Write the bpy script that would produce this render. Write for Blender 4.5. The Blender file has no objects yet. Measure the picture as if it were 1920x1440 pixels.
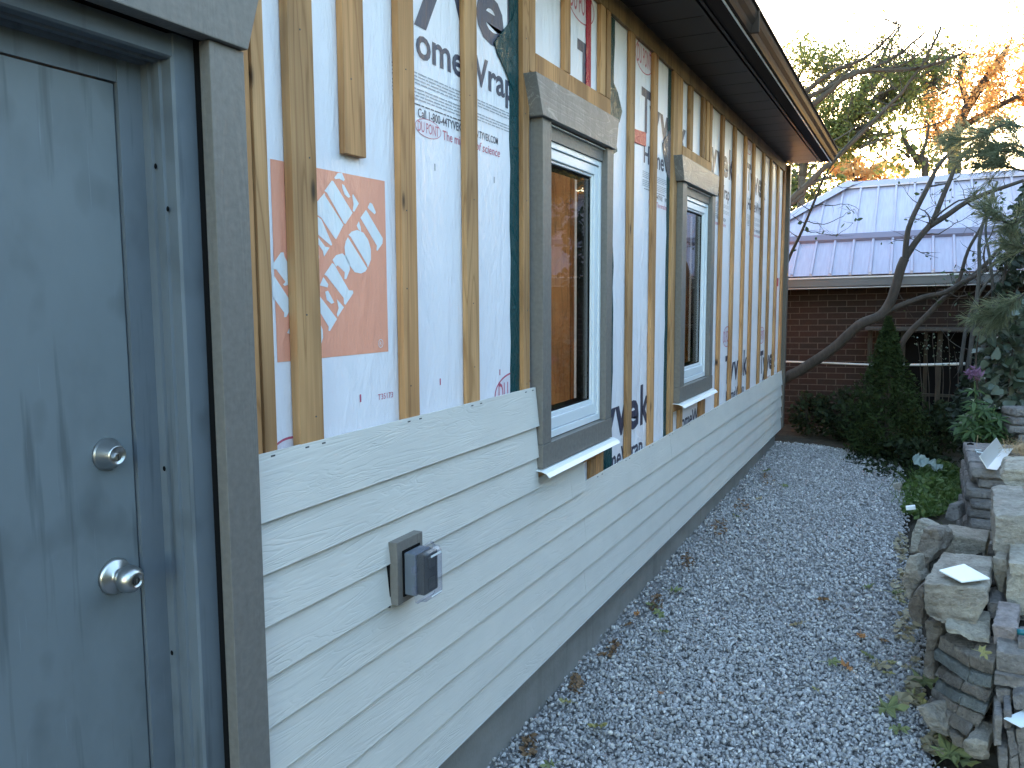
import bpy, bmesh, math, random
import numpy as np
from mathutils import Vector, Matrix, noise as mnoise
from math import radians as Rd, sin, cos, pi

random.seed(7); rng = np.random.default_rng(7)
SC = bpy.context.scene
COL = SC.collection

# ------------------------------------------------------------------ camera
CAM_D, CAM_H, CAM_F = 1.3689391, 1.7468262, 1550.0
YAW, PITCH, ROLL = 0.45493607, 0.10714238, -0.00454317
def cam_axes():
    cy, sy, cp, sp = cos(YAW), sin(YAW), cos(PITCH), sin(PITCH)
    fw = Vector((-sy*cp, cy*cp, -sp)); r = Vector((cy, sy, 0)); u = r.cross(fw)
    cr, sr = cos(ROLL), sin(ROLL)
    return cr*r + sr*u, -sr*r + cr*u, fw
AX_R, AX_U, AX_F = cam_axes()
CAM_P = Vector((CAM_D, 0, CAM_H))
def ray(px, py): return AX_F + AX_R*((px-960)/CAM_F) - AX_U*((py-720)/CAM_F)
def at_x(px, py, x): d = ray(px, py); return CAM_P + d*((x-CAM_D)/d.x)
def at_y(px, py, y): d = ray(px, py); return CAM_P + d*(y/d.y)
def at_z(px, py, z): d = ray(px, py); return CAM_P + d*((z-CAM_H)/d.z)

cam = bpy.data.cameras.new('camera'); co = bpy.data.objects.new('camera', cam); COL.objects.link(co)
cam.sensor_width = 36; cam.lens = CAM_F/1920*36; cam.clip_end = 500; cam.clip_start = 0.05
m = Matrix((AX_R, AX_U, -AX_F)).transposed().to_4x4(); m.translation = CAM_P
co.matrix_world = m
SC.camera = co

# ------------------------------------------------------------------ light
SUN_EL, SUN_AZ = Rd(5.0), Rd(-7.0)          # azimuth from +y, negative = to the left
wd = bpy.data.worlds.new('World'); SC.world = wd; wd.use_nodes = True
nt = wd.node_tree; bg = nt.nodes['Background']
sky = nt.nodes.new('ShaderNodeTexSky'); sky.sky_type = 'NISHITA'; sky.sun_disc = False
sky.sun_elevation = SUN_EL; sky.sun_rotation = SUN_AZ
sky.air_density = 1.0; sky.dust_density = 0.8; sky.ozone_density = 1.35
nt.links.new(sky.outputs[0], bg.inputs[0]); bg.inputs[1].default_value = 0.15
sl = bpy.data.lights.new('sun', 'SUN'); sl.energy = 2.0; sl.angle = Rd(0.6); sl.color = (1, .72, .42)
so = bpy.data.objects.new('sun', sl); COL.objects.link(so)
sd = Vector((sin(SUN_AZ)*cos(SUN_EL), cos(SUN_AZ)*cos(SUN_EL), sin(SUN_EL)))
so.rotation_euler = sd.to_track_quat('Z', 'Y').to_euler(); so.location = (0, 30, 20)
vs = SC.view_settings; vs.view_transform = 'Standard'; vs.look = 'None'; vs.gamma = 1; vs.exposure = 4.15
SC.render.engine = 'CYCLES'
SC.cycles.max_bounces = 8; SC.cycles.transparent_max_bounces = 24

# ------------------------------------------------------------------ materials
MATS = {}
def mat(name, col, rough=.6, metal=0, spec=None):
    mt = bpy.data.materials.new(name); mt.use_nodes = True
    b = mt.node_tree.nodes['Principled BSDF']
    b.inputs['Base Color'].default_value = (*col, 1); b.inputs['Roughness'].default_value = rough
    b.inputs['Metallic'].default_value = metal
    if spec is not None: b.inputs['Specular IOR Level'].default_value = spec
    MATS[name] = mt; return mt
class NB:
    def __init__(s, mt): s.t = mt.node_tree; s.b = s.t.nodes.get('Principled BSDF')
    def n(s, typ, **k):
        x = s.t.nodes.new(typ)
        for a, v in k.items():
            if a in x.inputs: x.inputs[a].default_value = v
            else: setattr(x, a, v)
        return x
    def l(s, a, b): s.t.links.new(a, b)
    def coords(s, kind='Object', scale=(1, 1, 1), rnd=0):
        tc = s.n('ShaderNodeTexCoord'); out = tc.outputs[kind]
        if rnd:
            oi = s.n('ShaderNodeObjectInfo'); c = s.n('ShaderNodeMath', operation='MULTIPLY'); s.l(oi.outputs['Random'], c.inputs[0]); c.inputs[1].default_value = rnd
            v = s.n('ShaderNodeVectorMath', operation='ADD'); s.l(out, v.inputs[0]); s.l(c.outputs[0], v.inputs[1]); out = v.outputs[0]
        mp = s.n('ShaderNodeMapping'); mp.inputs['Scale'].default_value = scale; s.l(out, mp.inputs[0]); return mp.outputs[0]
    def noise(s, vec, scale, detail=4, rough=.55, dist=0):
        x = s.n('ShaderNodeTexNoise'); x.inputs['Scale'].default_value = scale; x.inputs['Detail'].default_value = detail
        x.inputs['Roughness'].default_value = rough; x.inputs['Distortion'].default_value = dist; s.l(vec, x.inputs['Vector']); return x.outputs['Fac']
    def ramp(s, fac, stops):
        r = s.n('ShaderNodeValToRGB'); e = r.color_ramp.elements
        while len(e) < len(stops): e.new(.5)
        for el, (p, c) in zip(e, stops): el.position = p; el.color = (*c, 1) if len(c) == 3 else c
        s.l(fac, r.inputs[0]); return r.outputs[0]
    def mix(s, fac, a, b, mode='MIX'):
        x = s.n('ShaderNodeMix', data_type='RGBA', blend_type=mode)
        for i, v in ((0, fac), (6, a), (7, b)):
            if hasattr(v, 'is_linked') or hasattr(v, 'links'): s.l(v, x.inputs[i])
            elif i == 0: x.inputs[0].default_value = v
            else: x.inputs[i].default_value = (*v, 1)
        return x.outputs[2]
    def math(s, op, a, b=0.0):
        x = s.n('ShaderNodeMath', operation=op)
        for i, v in ((0, a), (1, b)):
            if isinstance(v, (int, float)): x.inputs[i].default_value = v
            else: s.l(v, x.inputs[i])
        return x.outputs[0]
    def bump(s, h, strength=.3, dist=.01, nrm=None):
        x = s.n('ShaderNodeBump'); x.inputs['Strength'].default_value = strength; x.inputs['Distance'].default_value = dist
        s.l(h, x.inputs['Height'])
        if nrm is not None: s.l(nrm, x.inputs['Normal'])
        s.l(x.outputs[0], s.b.inputs['Normal']); return x.outputs[0]
    def color(s, c): s.l(c, s.b.inputs['Base Color'])

def grain_noise(k, vec_scale, rnd=50, dist=1.2):
    v = k.coords('Object', vec_scale, rnd)
    n1 = k.noise(v, 1.0, 3, .5, dist)
    w = k.math('FRACT', k.math('MULTIPLY', n1, 9.0))
    tri = k.math('ABSOLUTE', k.math('SUBTRACT', w, .5))
    return tri, n1, v

# furring wood: spruce with rings, knots, darker streaks
def m_wood(name, c1, c2, knot=(.07, .035, .015)):
    mt = mat(name, c1, .75); k = NB(mt)
    tri, n1, v = grain_noise(k, (7, 7, .55), 60, .8)
    fine = k.noise(k.coords('Object', (150, 150, 4), 30), 1, 3)
    c = k.ramp(tri, [(0, c2), (.12, c1), (.5, tuple(min(1, x*1.12) for x in c1))])
    c = k.mix(k.ramp(fine, [(.35, (0, 0, 0)), (.7, (1, 1, 1))]), k.mix(.45, c, c2), c)
    vo = k.n('ShaderNodeTexVoronoi'); vo.inputs['Scale'].default_value = 1.0; k.l(k.coords('Object', (.01, 10, 3.4), 90), vo.inputs['Vector'])
    kn = k.ramp(vo.outputs['Distance'], [(.045, (1, 1, 1)), (.085, (.6, .6, .6)), (.12, (.18, .18, .18)), (.26, (0, 0, 0))])
    c = k.mix(kn, c, knot)
    oi = k.n('ShaderNodeObjectInfo'); tone = k.ramp(oi.outputs['Random'], [(0, (.72, .70, .66)), (.5, (1, 1, 1)), (1, (1.0, .88, .78))])
    st = k.ramp(k.noise(k.coords('Object', (5, 5, .9), 20), 1, 3), [(.42, (.62, .6, .58)), (.6, (1, 1, 1))])
    c = k.mix(1.0, k.mix(1.0, c, tone, 'MULTIPLY'), st, 'MULTIPLY')
    k.color(c); k.bump(fine, .25, .002)
    return mt
m_wood('spruce', (.57, .325, .15), (.37, .19, .075))
m_wood('spruce_dark', (.30, .19, .09), (.2, .115, .05))
m_wood('osb', (.46, .235, .085), (.30, .14, .05))

# fibre-cement clapboard with embossed cedar grain
mt = mat('clapboard', (.56, .595, .545), .62); k = NB(mt)
v = k.coords('Object', (1, .9, 9), 40)
n1 = k.noise(v, 1.6, 2.5, .5, 1.0)
w = k.math('FRACT', k.math('MULTIPLY', n1, 13.0)); g1 = k.ramp(w, [(0, (0, 0, 0)), (.25, (1, 1, 1)), (.8, (.75, .75, .75)), (1, (0, 0, 0))])
msk = k.ramp(k.noise(k.coords('Object', (1, 2.2, 9), 70), 1.1, 2), [(.36, (.12, .12, .12)), (.58, (1, 1, 1))])
streak = k.noise(k.coords('Object', (1, 5, 160), 30), 1, 4, .65)
h = k.math('ADD', k.math('MULTIPLY', g1, k.math('MULTIPLY', msk, .8)), k.math('MULTIPLY', streak, .75))
k.bump(h, .45, .0022)
dirt = k.noise(k.coords('Object', (1, 2.5, 5), 10), 1.5, 5)
c = k.ramp(dirt, [(.3, (.575, .56, .535)), (.7, (.625, .605, .575))])
line = k.ramp(streak, [(.22, (.86, .86, .86)), (.42, (1, 1, 1))])
k.color(k.mix(1.0, c, line, 'MULTIPLY'))

# painted trim lumber (taupe)
def m_trim(name, c, rough=.55, g=.4, worn=0):
    mt = mat(name, c, rough); k = NB(mt)
    tri, n1, v = grain_noise(k, (9, 1.1, 9) if worn else (9, 9, .8), 30, 1.0)
    fine = k.noise(k.coords('Object', (60, 60, 60), 10), 1, 4)
    k.bump(k.math('ADD', k.math('MULTIPLY', tri, .8), fine), g, .003)
    c2 = tuple(x*1.12 for x in c); c0 = tuple(x*.88 for x in c)
    cc = k.ramp(fine, [(.3, c0), (.7, c2)])
    if worn:
        cc = k.mix(k.ramp(tri, [(.0, (.75, .75, .75)), (.10, (.0, .0, .0))]), cc, (.36, .35, .34))
        pat = k.ramp(k.noise(k.coords('Object', (2, 12, 3), 10), 1.4, 3), [(.45, (0, 0, 0)), (.55, (.5, .5, .5))])
        cc = k.mix(pat, cc, tuple(x*.8 for x in c))
    k.color(cc); return mt
m_trim('taupe_trim', (.160, .148, .138), .55, .35)
m_trim('taupe_head', (.178, .172, .172), .5, .55, 1)
m_trim('dark_trim', (.10, .088, .078), .5, .2)

# blue-grey steel of the door, with smudges, runs and scratches
def m_steel(name, c):
    mt = mat(name, c, .5, 0, .45); k = NB(mt)
    big = k.noise(k.coords('Object', (2.6, 2.6, 1.6), 3), 1.3, 5, .6)
    cc = k.ramp(big, [(.3, tuple(x*.74 for x in c)), (.55, c), (.8, tuple(x*1.1 for x in c))])
    run = k.noise(k.coords('Object', (26, 26, 2.0), 8), 1, 3, .6)
    cc = k.mix(k.ramp(run, [(.58, (0, 0, 0)), (.70, (.65, .65, .65))]), cc, tuple(x*.5 for x in c))
    sm = k.noise(k.coords('Object', (9, 9, 6), 5), 1, 2, .4)
    cc = k.mix(k.ramp(sm, [(.60, (0, 0, 0)), (.74, (.55, .55, .55))]), cc, tuple(x*.5 for x in c))
    scr = k.noise(k.coords('Object', (220, 220, 7), 5), 1, 2, .4)
    cc = k.mix(k.ramp(scr, [(.72, (0, 0, 0)), (.78, (.3, .3, .3))]), cc, tuple(min(1, x*1.5) for x in c))
    k.color(cc)
    k.l(k.ramp(big, [(.3, (.62, .62, .62)), (.8, (.42, .42, .42))]), k.b.inputs['Roughness'])
    k.bump(big, .06, .01); return mt
m_steel('door_steel', (.150, .176, .196))
m_steel('frame_steel', (.132, .155, .182))

# white house wrap with creases
def m_wrap(name, c, rough=.45, s=1.0):
    mt = mat(name, c, rough); k = NB(mt)
    g = k.n('ShaderNodeNewGeometry')
    def mp(sc):
        x = k.n('ShaderNodeMapping'); x.inputs['Scale'].default_value = sc; k.l(g.outputs['Position'], x.inputs[0]); return x.outputs[0]
    a = k.noise(mp((1, 5, 1.3)), 2.2, 4, .55, .9); b = k.noise(mp((1, 22, 7)), 1.6, 4, .6, .6); f = k.noise(mp((1, 1, 1)), 260, 2)
    sp = k.n('ShaderNodeSeparateXYZ'); k.l(g.outputs['Position'], sp.inputs[0])
    loose = k.n('ShaderNodeMapRange'); k.l(sp.outputs[1], loose.inputs[0]); loose.inputs[1].default_value = 3.6; loose.inputs[2].default_value = 4.6; loose.inputs[3].default_value = .4; loose.inputs[4].default_value = 1.0
    hh = k.math('ADD', k.math('MULTIPLY', k.math('ADD', a, k.math('MULTIPLY', b, .5)), loose.outputs[0]), k.math('MULTIPLY', f, .025))
    k.bump(hh, .85*s, .03); return mt
m_wrap('wrap', (.80, .785, .85)); m_wrap('print_navy', (.04, .045, .085)); m_wrap('print_red', (.50, .10, .17))
m_wrap('print_black', (.06, .06, .09)); m_wrap('print_grey', (.33, .34, .39)); m_wrap('print_orange', (.84, .36, .245)); m_wrap('print_white', (.76, .79, .84))
m_wrap('print_pale', (.60, .30, .36)); m_wrap('oval_fill', (.72, .68, .76))

# green / red sheathing films (shiny, wrinkled)
def m_film(name, c, rough=.3):
    mt = mat(name, c, rough, 0, .12); k = NB(mt)
    a = k.noise(k.coords('Object', (22, 22, 16), 3), 1, 5, .6, 1.2)
    k.bump(a, .9, .02); return mt
m_film('green_film', (.008, .060, .070)); m_film('red_film', (.42, .03, .06)); m_film('grey_film', (.16, .15, .17), .15); m_film('plastic_clear', (.30, .36, .36), .2)

mat('vinyl', (.70, .74, .79), .32)
mat('white_metal', (.82, .84, .86), .3)
mat('white_sheet', (.80, .83, .86), .45)
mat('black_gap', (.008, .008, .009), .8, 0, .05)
mat('nail_dark', (.06, .06, .065), .5)
mat('galv', (.72, .74, .76), .35, .5)
mat('satin_nickel', (.50, .50, .50), .32, 1.0)
mat('nickel_dark', (.10, .10, .10), .4, .8)
mat('box_grey', (.12, .14, .175), .5)
mat('outlet_black', (.018, .018, .02), .35)
mat('teal', (.0, .11, .15), .4)
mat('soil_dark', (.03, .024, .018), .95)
mat('straw_mat', (.42, .28, .15), .9)
mat('white_paint_pipe', (.55, .52, .5), .5)
mat('flower_pink', (.17, .075, .15), .7)

# dark brown aluminium soffit / gutter
mt = mat('soffit_brown', (.032, .026, .024), .5, 0, .12); k = NB(mt); k.bump(k.noise(k.coords('Object', (3, 3, 3)), 2, 3), .05, .01)
mt = mat('gutter_brown', (.045, .033, .028), .42, 0, .05); k = NB(mt); k.bump(k.noise(k.coords('Object', (6, 1.2, 6)), 2, 3), .25, .01)
mt = MATS['gutter_brown']; k = NB(mt); df = k.n('ShaderNodeBsdfDiffuse'); df.inputs[0].default_value = (.038, .030, .027, 1); gl = k.n('ShaderNodeBsdfGlossy'); gl.inputs['Roughness'].default_value = .22; gl.inputs[0].default_value = (.8, .7, .62, 1)
fr = k.n('ShaderNodeFresnel'); fr.inputs[0].default_value = 1.5; f2 = k.math('MINIMUM', k.math('MULTIPLY', fr.outputs[0], .3), .014)
mx = k.n('ShaderNodeMixShader'); k.l(f2, mx.inputs[0]); k.l(df.outputs[0], mx.inputs[1]); k.l(gl.outputs[0], mx.inputs[2]); k.l(mx.outputs[0], k.t.nodes['Material Output'].inputs[0])
mat('shingle', (.06, .055, .05), .9)

# concrete foundation
mt = mat('concrete', (.235, .23, .225), .85); k = NB(mt)
a = k.noise(k.coords('Object', (1, 1.5, 3)), 2.2, 6, .65); st = k.noise(k.coords('Object', (1, 14, .8)), 1, 3)
c = k.mix(k.ramp(a, [(.3, (.3, .3, .3)), (.7, (.9, .9, .9))]), (.15, .145, .14), (.27, .265, .26))
c = k.mix(k.ramp(st, [(.55, (0, 0, 0)), (.75, (.4, .4, .4))]), c, (.12, .115, .11))
k.color(c); k.bump(k.noise(k.coords('Object', (1, 1, 1)), 60, 4), .35, .006)

# brick
mt = mat('brick', (.2, .07, .05), .88); k = NB(mt)
br = k.n('ShaderNodeTexBrick'); k.l(k.coords('Object', (1, 1, 1)), br.inputs['Vector'])
tc = k.n('ShaderNodeTexCoord'); sp = k.n('ShaderNodeSeparateXYZ'); k.l(tc.outputs['Object'], sp.inputs[0]); cb = k.n('ShaderNodeCombineXYZ'); k.l(sp.outputs[0], cb.inputs[0]); k.l(sp.outputs[2], cb.inputs[1]); k.l(cb.outputs[0], br.inputs['Vector'])
br.inputs['Scale'].default_value = 1; br.inputs['Brick Width'].default_value = .231; br.inputs['Row Height'].default_value = .0785
br.inputs['Mortar Size'].default_value = .0055; br.inputs['Mortar Smooth'].default_value = .15; br.inputs['Bias'].default_value = -.1
br.inputs['Color1'].default_value = (.027, .0135, .012, 1); br.inputs['Color2'].default_value = (.016, .0115, .0115, 1); br.inputs['Mortar'].default_value = (.085, .072, .066, 1)
nn = k.noise(k.coords('Object', (1, 1, 1)), 26, 5, .65)
c = k.mix(1.0, br.outputs['Color'], k.ramp(nn, [(.3, (.7, .7, .7)), (.7, (1.15, 1.1, 1.1))]), 'MULTIPLY'); k.color(c)
k.bump(k.math('ADD', k.math('MULTIPLY', br.outputs['Fac'], -1.0), k.math('MULTIPLY', nn, .25)), .8, .006)

# lavender-grey metal roof
mt = mat('metal_roof', (.34, .32, .40), .35, .25); k = NB(mt)
s1 = k.noise(k.coords('Object', (40, 3, 3)), 1, 3)
k.color(k.ramp(s1, [(.3, (.30, .275, .35)), (.7, (.37, .34, .42))]))
mat('roof_flashing', (.17, .15, .20), .35, .3); mat('roof_ridge', (.27, .25, .33), .35, .3); mat('gutter_grey', (.23, .24, .26), .35, .2); mat('gutter_white', (.62, .62, .66), .4)

# ground
mt = mat('soil', (.05, .04, .03), .95); k = NB(mt)
a = k.noise(k.coords('Object', (1, 1, 1)), 9, 8, .7); k.color(k.ramp(a, [(.3, (.022, .018, .013)), (.55, (.05, .04, .028)), (.75, (.09, .075, .05))])); k.bump(a, .8, .03)
mt = mat('gravel_bed', (.10, .10, .105), .95); k = NB(mt)
a = k.noise(k.coords('Object', (1, 1, 1)), 45, 5, .7); k.color(k.ramp(a, [(.3, (.14, .135, .138)), (.7, (.34, .33, .34))])); k.bump(a, 1, .02)
mt = mat('gravel', (.3, .3, .32), .85); k = NB(mt)
g = k.n('ShaderNodeNewGeometry')
c = k.ramp(g.outputs['Random Per Island'], [(0, (.24, .23, .235)), (.3, (.355, .34, .35)), (.72, (.44, .425, .44)), (.94, (.55, .53, .54)), (1, (.72, .69, .69))])
n = k.noise(k.coords('Object', (1, 1, 1)), 130, 3); k.color(k.mix(1.0, c, k.ramp(n, [(.3, (.75, .75, .75)), (.7, (1.1, 1.1, 1.1))]), 'MULTIPLY'))

# stones
def m_stone(name, c1, c2, c3, layers=1):
    mt = mat(name, c1, .88); k = NB(mt)
    a = k.noise(k.coords('Object', (5, 5, 9), 40), 1.6, 6, .65, .6); f = k.noise(k.coords('Object', (1, 1, 1), 40), 55, 5, .7)
    c = k.ramp(a, [(.3, c2), (.5, c1), (.72, c3)])
    c = k.mix(1.0, c, k.ramp(f, [(.3, (.72, .72, .72)), (.68, (1.12, 1.12, 1.12))]), 'MULTIPLY')
    vo = k.n('ShaderNodeTexNoise'); vo.inputs['Scale'].default_value = 7; k.l(k.coords('Object', (1, 1, 2.2), 15), vo.inputs['Vector'])
    c = k.mix(k.ramp(vo.outputs['Fac'], [(.64, (0, 0, 0)), (.7, (.6, .6, .6))]), c, tuple(x*.35 for x in c1))
    oi = k.n('ShaderNodeObjectInfo'); c = k.mix(1.0, c, k.ramp(oi.outputs['Random'], [(0, (.78, .78, .8)), (1, (1.1, 1.08, 1.05))]), 'MULTIPLY')
    k.color(c); k.bump(k.math('ADD', a, k.math('MULTIPLY', f, .7)), 1.0, .03); return mt
m_stone('limestone', (.43, .39, .34), (.27, .235, .195), (.54, .50, .44))
m_stone('fieldstone', (.35, .31, .27), (.19, .165, .14), (.47, .43, .38))
m_stone('brownstone', (.22, .19, .17), (.125, .105, .092), (.31, .28, .255))
m_stone('paver', (.27, .245, .242), (.175, .16, .158), (.36, .335, .33))
m_stone('paver_pink', (.34, .29, .29), (.24, .20, .20), (.44, .385, .385))
m_stone('paver_blue', (.19, .205, .21), (.12, .13, .135), (.28, .295, .30))

# leaves
def m_leaf(name, c1, c2, trans=.35, rough=.6, glossy=True):
    mt = bpy.data.materials.new(name); mt.use_nodes = True; MATS[name] = mt; k = NB(mt)
    g = k.n('ShaderNodeNewGeometry'); c = k.ramp(g.outputs['Random Per Island'], [(0, c1), (1, c2)])
    k.color(c); k.b.inputs['Roughness'].default_value = rough
    if not glossy: k.b.inputs['Specular IOR Level'].default_value = .15
    tr = k.n('ShaderNodeBsdfTranslucent'); k.l(c, tr.inputs[0])
    mx = k.n('ShaderNodeMixShader'); mx.inputs[0].default_value = trans
    k.l(k.b.outputs[0], mx.inputs[1]); k.l(tr.outputs[0], mx.inputs[2])
    k.l(mx.outputs[0], k.t.nodes['Material Output'].inputs[0]); return mt
m_leaf('leaf_green', (.06, .085, .02), (.20, .21, .06), .5)
m_leaf('leaf_dark', (.02, .036, .012), (.05, .075, .022), .3)
m_leaf('leaf_orange', (.46, .22, .06), (.62, .38, .16), .55)
m_leaf('leaf_cedar', (.014, .024, .008), (.035, .052, .016), .2, .8, False)
m_leaf('leaf_shrub', (.014, .022, .012), (.032, .045, .02), .25, .7, False)
m_leaf('leaf_lilac', (.035, .055, .032), (.13, .155, .12), .2, .35)
m_leaf('leaf_palm', (.035, .070, .020), (.075, .125, .035), .3, .5)
m_leaf('leaf_weed', (.06, .11, .025), (.13, .19, .05), .35, .6)
m_leaf('leaf_pine', (.10, .125, .07), (.24, .25, .15), .6, .6)
m_leaf('leaf_bush', (.012, .02, .012), (.03, .045, .025), .25, .6)
for nm, a, b in (('fallen_green', (.14, .17, .07), (.20, .22, .10)), ('fallen_yellow', (.24, .22, .08), (.33, .30, .14)), ('fallen_brown', (.14, .08, .04), (.22, .13, .07)), ('fallen_tan', (.26, .21, .13), (.34, .29, .2)), ('fallen_orange', (.36, .16, .06), (.42, .2, .08))):
    m_leaf(nm, a, b, .15, .7)
def m_bark(name, a, b):
    mt = mat(name, a, .9); k = NB(mt); n = k.noise(k.coords('Object', (14, 14, 5)), 1.5, 6, .7)
    k.color(k.ramp(n, [(.3, b), (.7, a)])); k.bump(n, .7, .01); return mt
m_bark('bark', (.068, .049, .04), (.026, .020, .016)); m_bark('bark_grey', (.085, .074, .065), (.038, .033, .03)); m_bark('bark_dark', (.05, .04, .03), (.022, .018, .014))

# architectural glass: clear with Fresnel reflection
mt = bpy.data.materials.new('glass'); mt.use_nodes = True; MATS['glass'] = mt; k = NB(mt)
tr = k.n('ShaderNodeBsdfTransparent'); tr.inputs[0].default_value = (.80, .78, .74, 1)
gl = k.n('ShaderNodeBsdfGlossy'); gl.inputs['Roughness'].default_value = .0
fr = k.n('ShaderNodeFresnel'); bf = k.n('ShaderNodeNewGeometry'); io = k.n('ShaderNodeMapRange'); k.l(bf.outputs['Backfacing'], io.inputs[0]); io.inputs[3].default_value = 1.52; io.inputs[4].default_value = 1/1.52; k.l(io.outputs[0], fr.inputs[0])
mx = k.n('ShaderNodeMixShader'); k.l(fr.outputs[0], mx.inputs[0]); k.l(tr.outputs[0], mx.inputs[1]); k.l(gl.outputs[0], mx.inputs[2]); k.l(mx.outputs[0], k.t.nodes['Material Output'].inputs[0])
mt = bpy.data.materials.new('clear_cover'); mt.use_nodes = True; MATS['clear_cover'] = mt; k = NB(mt)
tr = k.n('ShaderNodeBsdfTransparent'); tr.inputs[0].default_value = (.86, .87, .93, 1)
gl = k.n('ShaderNodeBsdfGlossy'); gl.inputs['Roughness'].default_value = .08
df = k.n('ShaderNodeBsdfDiffuse'); df.inputs[0].default_value = (.55, .58, .68, 1)
m2 = k.n('ShaderNodeMixShader'); m2.inputs[0].default_value = .07; k.l(tr.outputs[0], m2.inputs[1]); k.l(df.outputs[0], m2.inputs[2])
fr = k.n('ShaderNodeFresnel'); bf = k.n('ShaderNodeNewGeometry'); io = k.n('ShaderNodeMapRange'); k.l(bf.outputs['Backfacing'], io.inputs[0]); io.inputs[3].default_value = 1.45; io.inputs[4].default_value = 1/1.45; k.l(io.outputs[0], fr.inputs[0])
mx = k.n('ShaderNodeMixShader'); k.l(fr.outputs[0], mx.inputs[0]); k.l(m2.outputs[0], mx.inputs[1]); k.l(gl.outputs[0], mx.inputs[2]); k.l(mx.outputs[0], k.t.nodes['Material Output'].inputs[0])

# ------------------------------------------------------------------ builders
def tag(o, label=None, cat=None, group=None, kind=None):
    if label: o['label'] = label
    if cat: o['category'] = cat
    if group: o['group'] = group
    if kind: o['kind'] = kind
    return o
def link(name, me, mt=None, parent=None, smooth=False):
    o = bpy.data.objects.new(name, me); COL.objects.link(o)
    if mt is not None: me.materials.append(MATS[mt])
    if smooth and len(me.polygons): me.polygons.foreach_set('use_smooth', [True]*len(me.polygons))
    if parent is not None: o.parent = parent
    return o
def empty(name, loc=(0, 0, 0)):
    o = bpy.data.objects.new(name, None); COL.objects.link(o); o.location = loc; o.empty_display_size = .2; return o
class MB:
    def __init__(s): s.v = []; s.f = []
    def add(s, vs, fs):
        n = len(s.v); s.v += [tuple(x) for x in vs]; s.f += [tuple(i+n for i in f) for f in fs]; return s
    def box(s, x0, x1, y0, y1, z0, z1):
        return s.add([(x0, y0, z0), (x1, y0, z0), (x1, y1, z0), (x0, y1, z0), (x0, y0, z1), (x1, y0, z1), (x1, y1, z1), (x0, y1, z1)],
                     [(0, 3, 2, 1), (4, 5, 6, 7), (0, 1, 5, 4), (1, 2, 6, 5), (2, 3, 7, 6), (3, 0, 4, 7)])
    def prism(s, poly, off):          # poly: 3-D points in order, extruded by off
        n = len(poly); a = [Vector(p) for p in poly]; b = [p+Vector(off) for p in a]
        return s.add(a+b, [tuple(range(n))[::-1], tuple(range(n, 2*n))] + [(i, (i+1) % n, n+(i+1) % n, n+i) for i in range(n)])
    def tube(s, pts, rad, n=7):
        pts = [Vector(p) for p in pts]; rings = []; up = Vector((.37, .21, .9))
        for i, p in enumerate(pts):
            d = (pts[min(i+1, len(pts)-1)]-pts[max(i-1, 0)]).normalized()
            a = d.cross(up); a = a.normalized() if a.length > 1e-3 else Vector((1, 0, 0)); b = d.cross(a)
            r = rad[i] if hasattr(rad, '__len__') else rad
            rings.append([p+(a*cos(t*2*pi/n)+b*sin(t*2*pi/n))*r for t in range(n)])
        vs = [q for r in rings for q in r]; fs = []
        for i in range(len(pts)-1):
            for t in range(n): fs.append((i*n+t, i*n+(t+1) % n, (i+1)*n+(t+1) % n, (i+1)*n+t))
        fs.append(tuple(range(n))[::-1]); fs.append(tuple(range((len(pts)-1)*n, len(pts)*n)))
        return s.add(vs, fs)
    def lathe(s, prof, c, axis='x', n=32):   # prof: (distance along axis, radius)
        vs = []; c = Vector(c)
        for (t, r) in prof:
            for i in range(n):
                a = 2*pi*i/n; vs.append(c+Vector((t, r*cos(a), r*sin(a))))
        fs = [(i*n+j, i*n+(j+1) % n, (i+1)*n+(j+1) % n, (i+1)*n+j) for i in range(len(prof)-1) for j in range(n)]
        fs += [tuple(range(n))[::-1], tuple(range((len(prof)-1)*n, len(prof)*n))]
        return s.add(vs, fs)
    def mesh(s, name):
        me = bpy.data.meshes.new(name); me.from_pydata(s.v, [], s.f); me.update(); return me
    def build(s, name, mt, parent=None, smooth=False, bevel=0, center=True):
        me = s.mesh(name)
        if bevel or True:
            bm = bmesh.new(); bm.from_mesh(me)
            bmesh.ops.recalc_face_normals(bm, faces=bm.faces)
            if bevel: bmesh.ops.bevel(bm, geom=bm.edges[:], offset=bevel, segments=2, affect='EDGES', profile=.6, clamp_overlap=True)
            bm.to_mesh(me); bm.free()
        o = link(name, me, mt, parent, smooth)
        if center and len(me.vertices):
            c = np.zeros(len(me.vertices)*3); me.vertices.foreach_get('co', c); c = c.reshape(-1, 3).mean(0)
            me.transform(Matrix.Translation(-Vector(c)))
            pl = parent.location if parent is not None else Vector((0, 0, 0))
            pp = parent
            off = Vector((0, 0, 0))
            while pp is not None: off += pp.location; pp = pp.parent
            o.location = Vector(c)-off
        return o
def np_mesh(name, V, F, mt, parent=None, smooth=False):   # V (n,3), F (m,k) numpy
    me = bpy.data.meshes.new(name); kf = F.shape[1]
    me.vertices.add(len(V)); me.vertices.foreach_set('co', np.ascontiguousarray(V, dtype=np.float32).ravel())
    me.loops.add(F.size); me.loops.foreach_set('vertex_index', np.ascontiguousarray(F, dtype=np.int32).ravel())
    me.polygons.add(len(F)); me.polygons.foreach_set('loop_start', np.arange(0, F.size, kf, dtype=np.int32)); me.polygons.foreach_set('loop_total', np.full(len(F), kf, dtype=np.int32))
    me.update(calc_edges=True); me.validate()
    o = link(name, me, mt, parent, smooth)
    off = Vector((0, 0, 0)); pp = parent
    while pp is not None: off += pp.location; pp = pp.parent
    if off.length: me.transform(Matrix.Translation(-off))
    return o
def at_child(pts): return [tuple(p) for p in pts]

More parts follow.
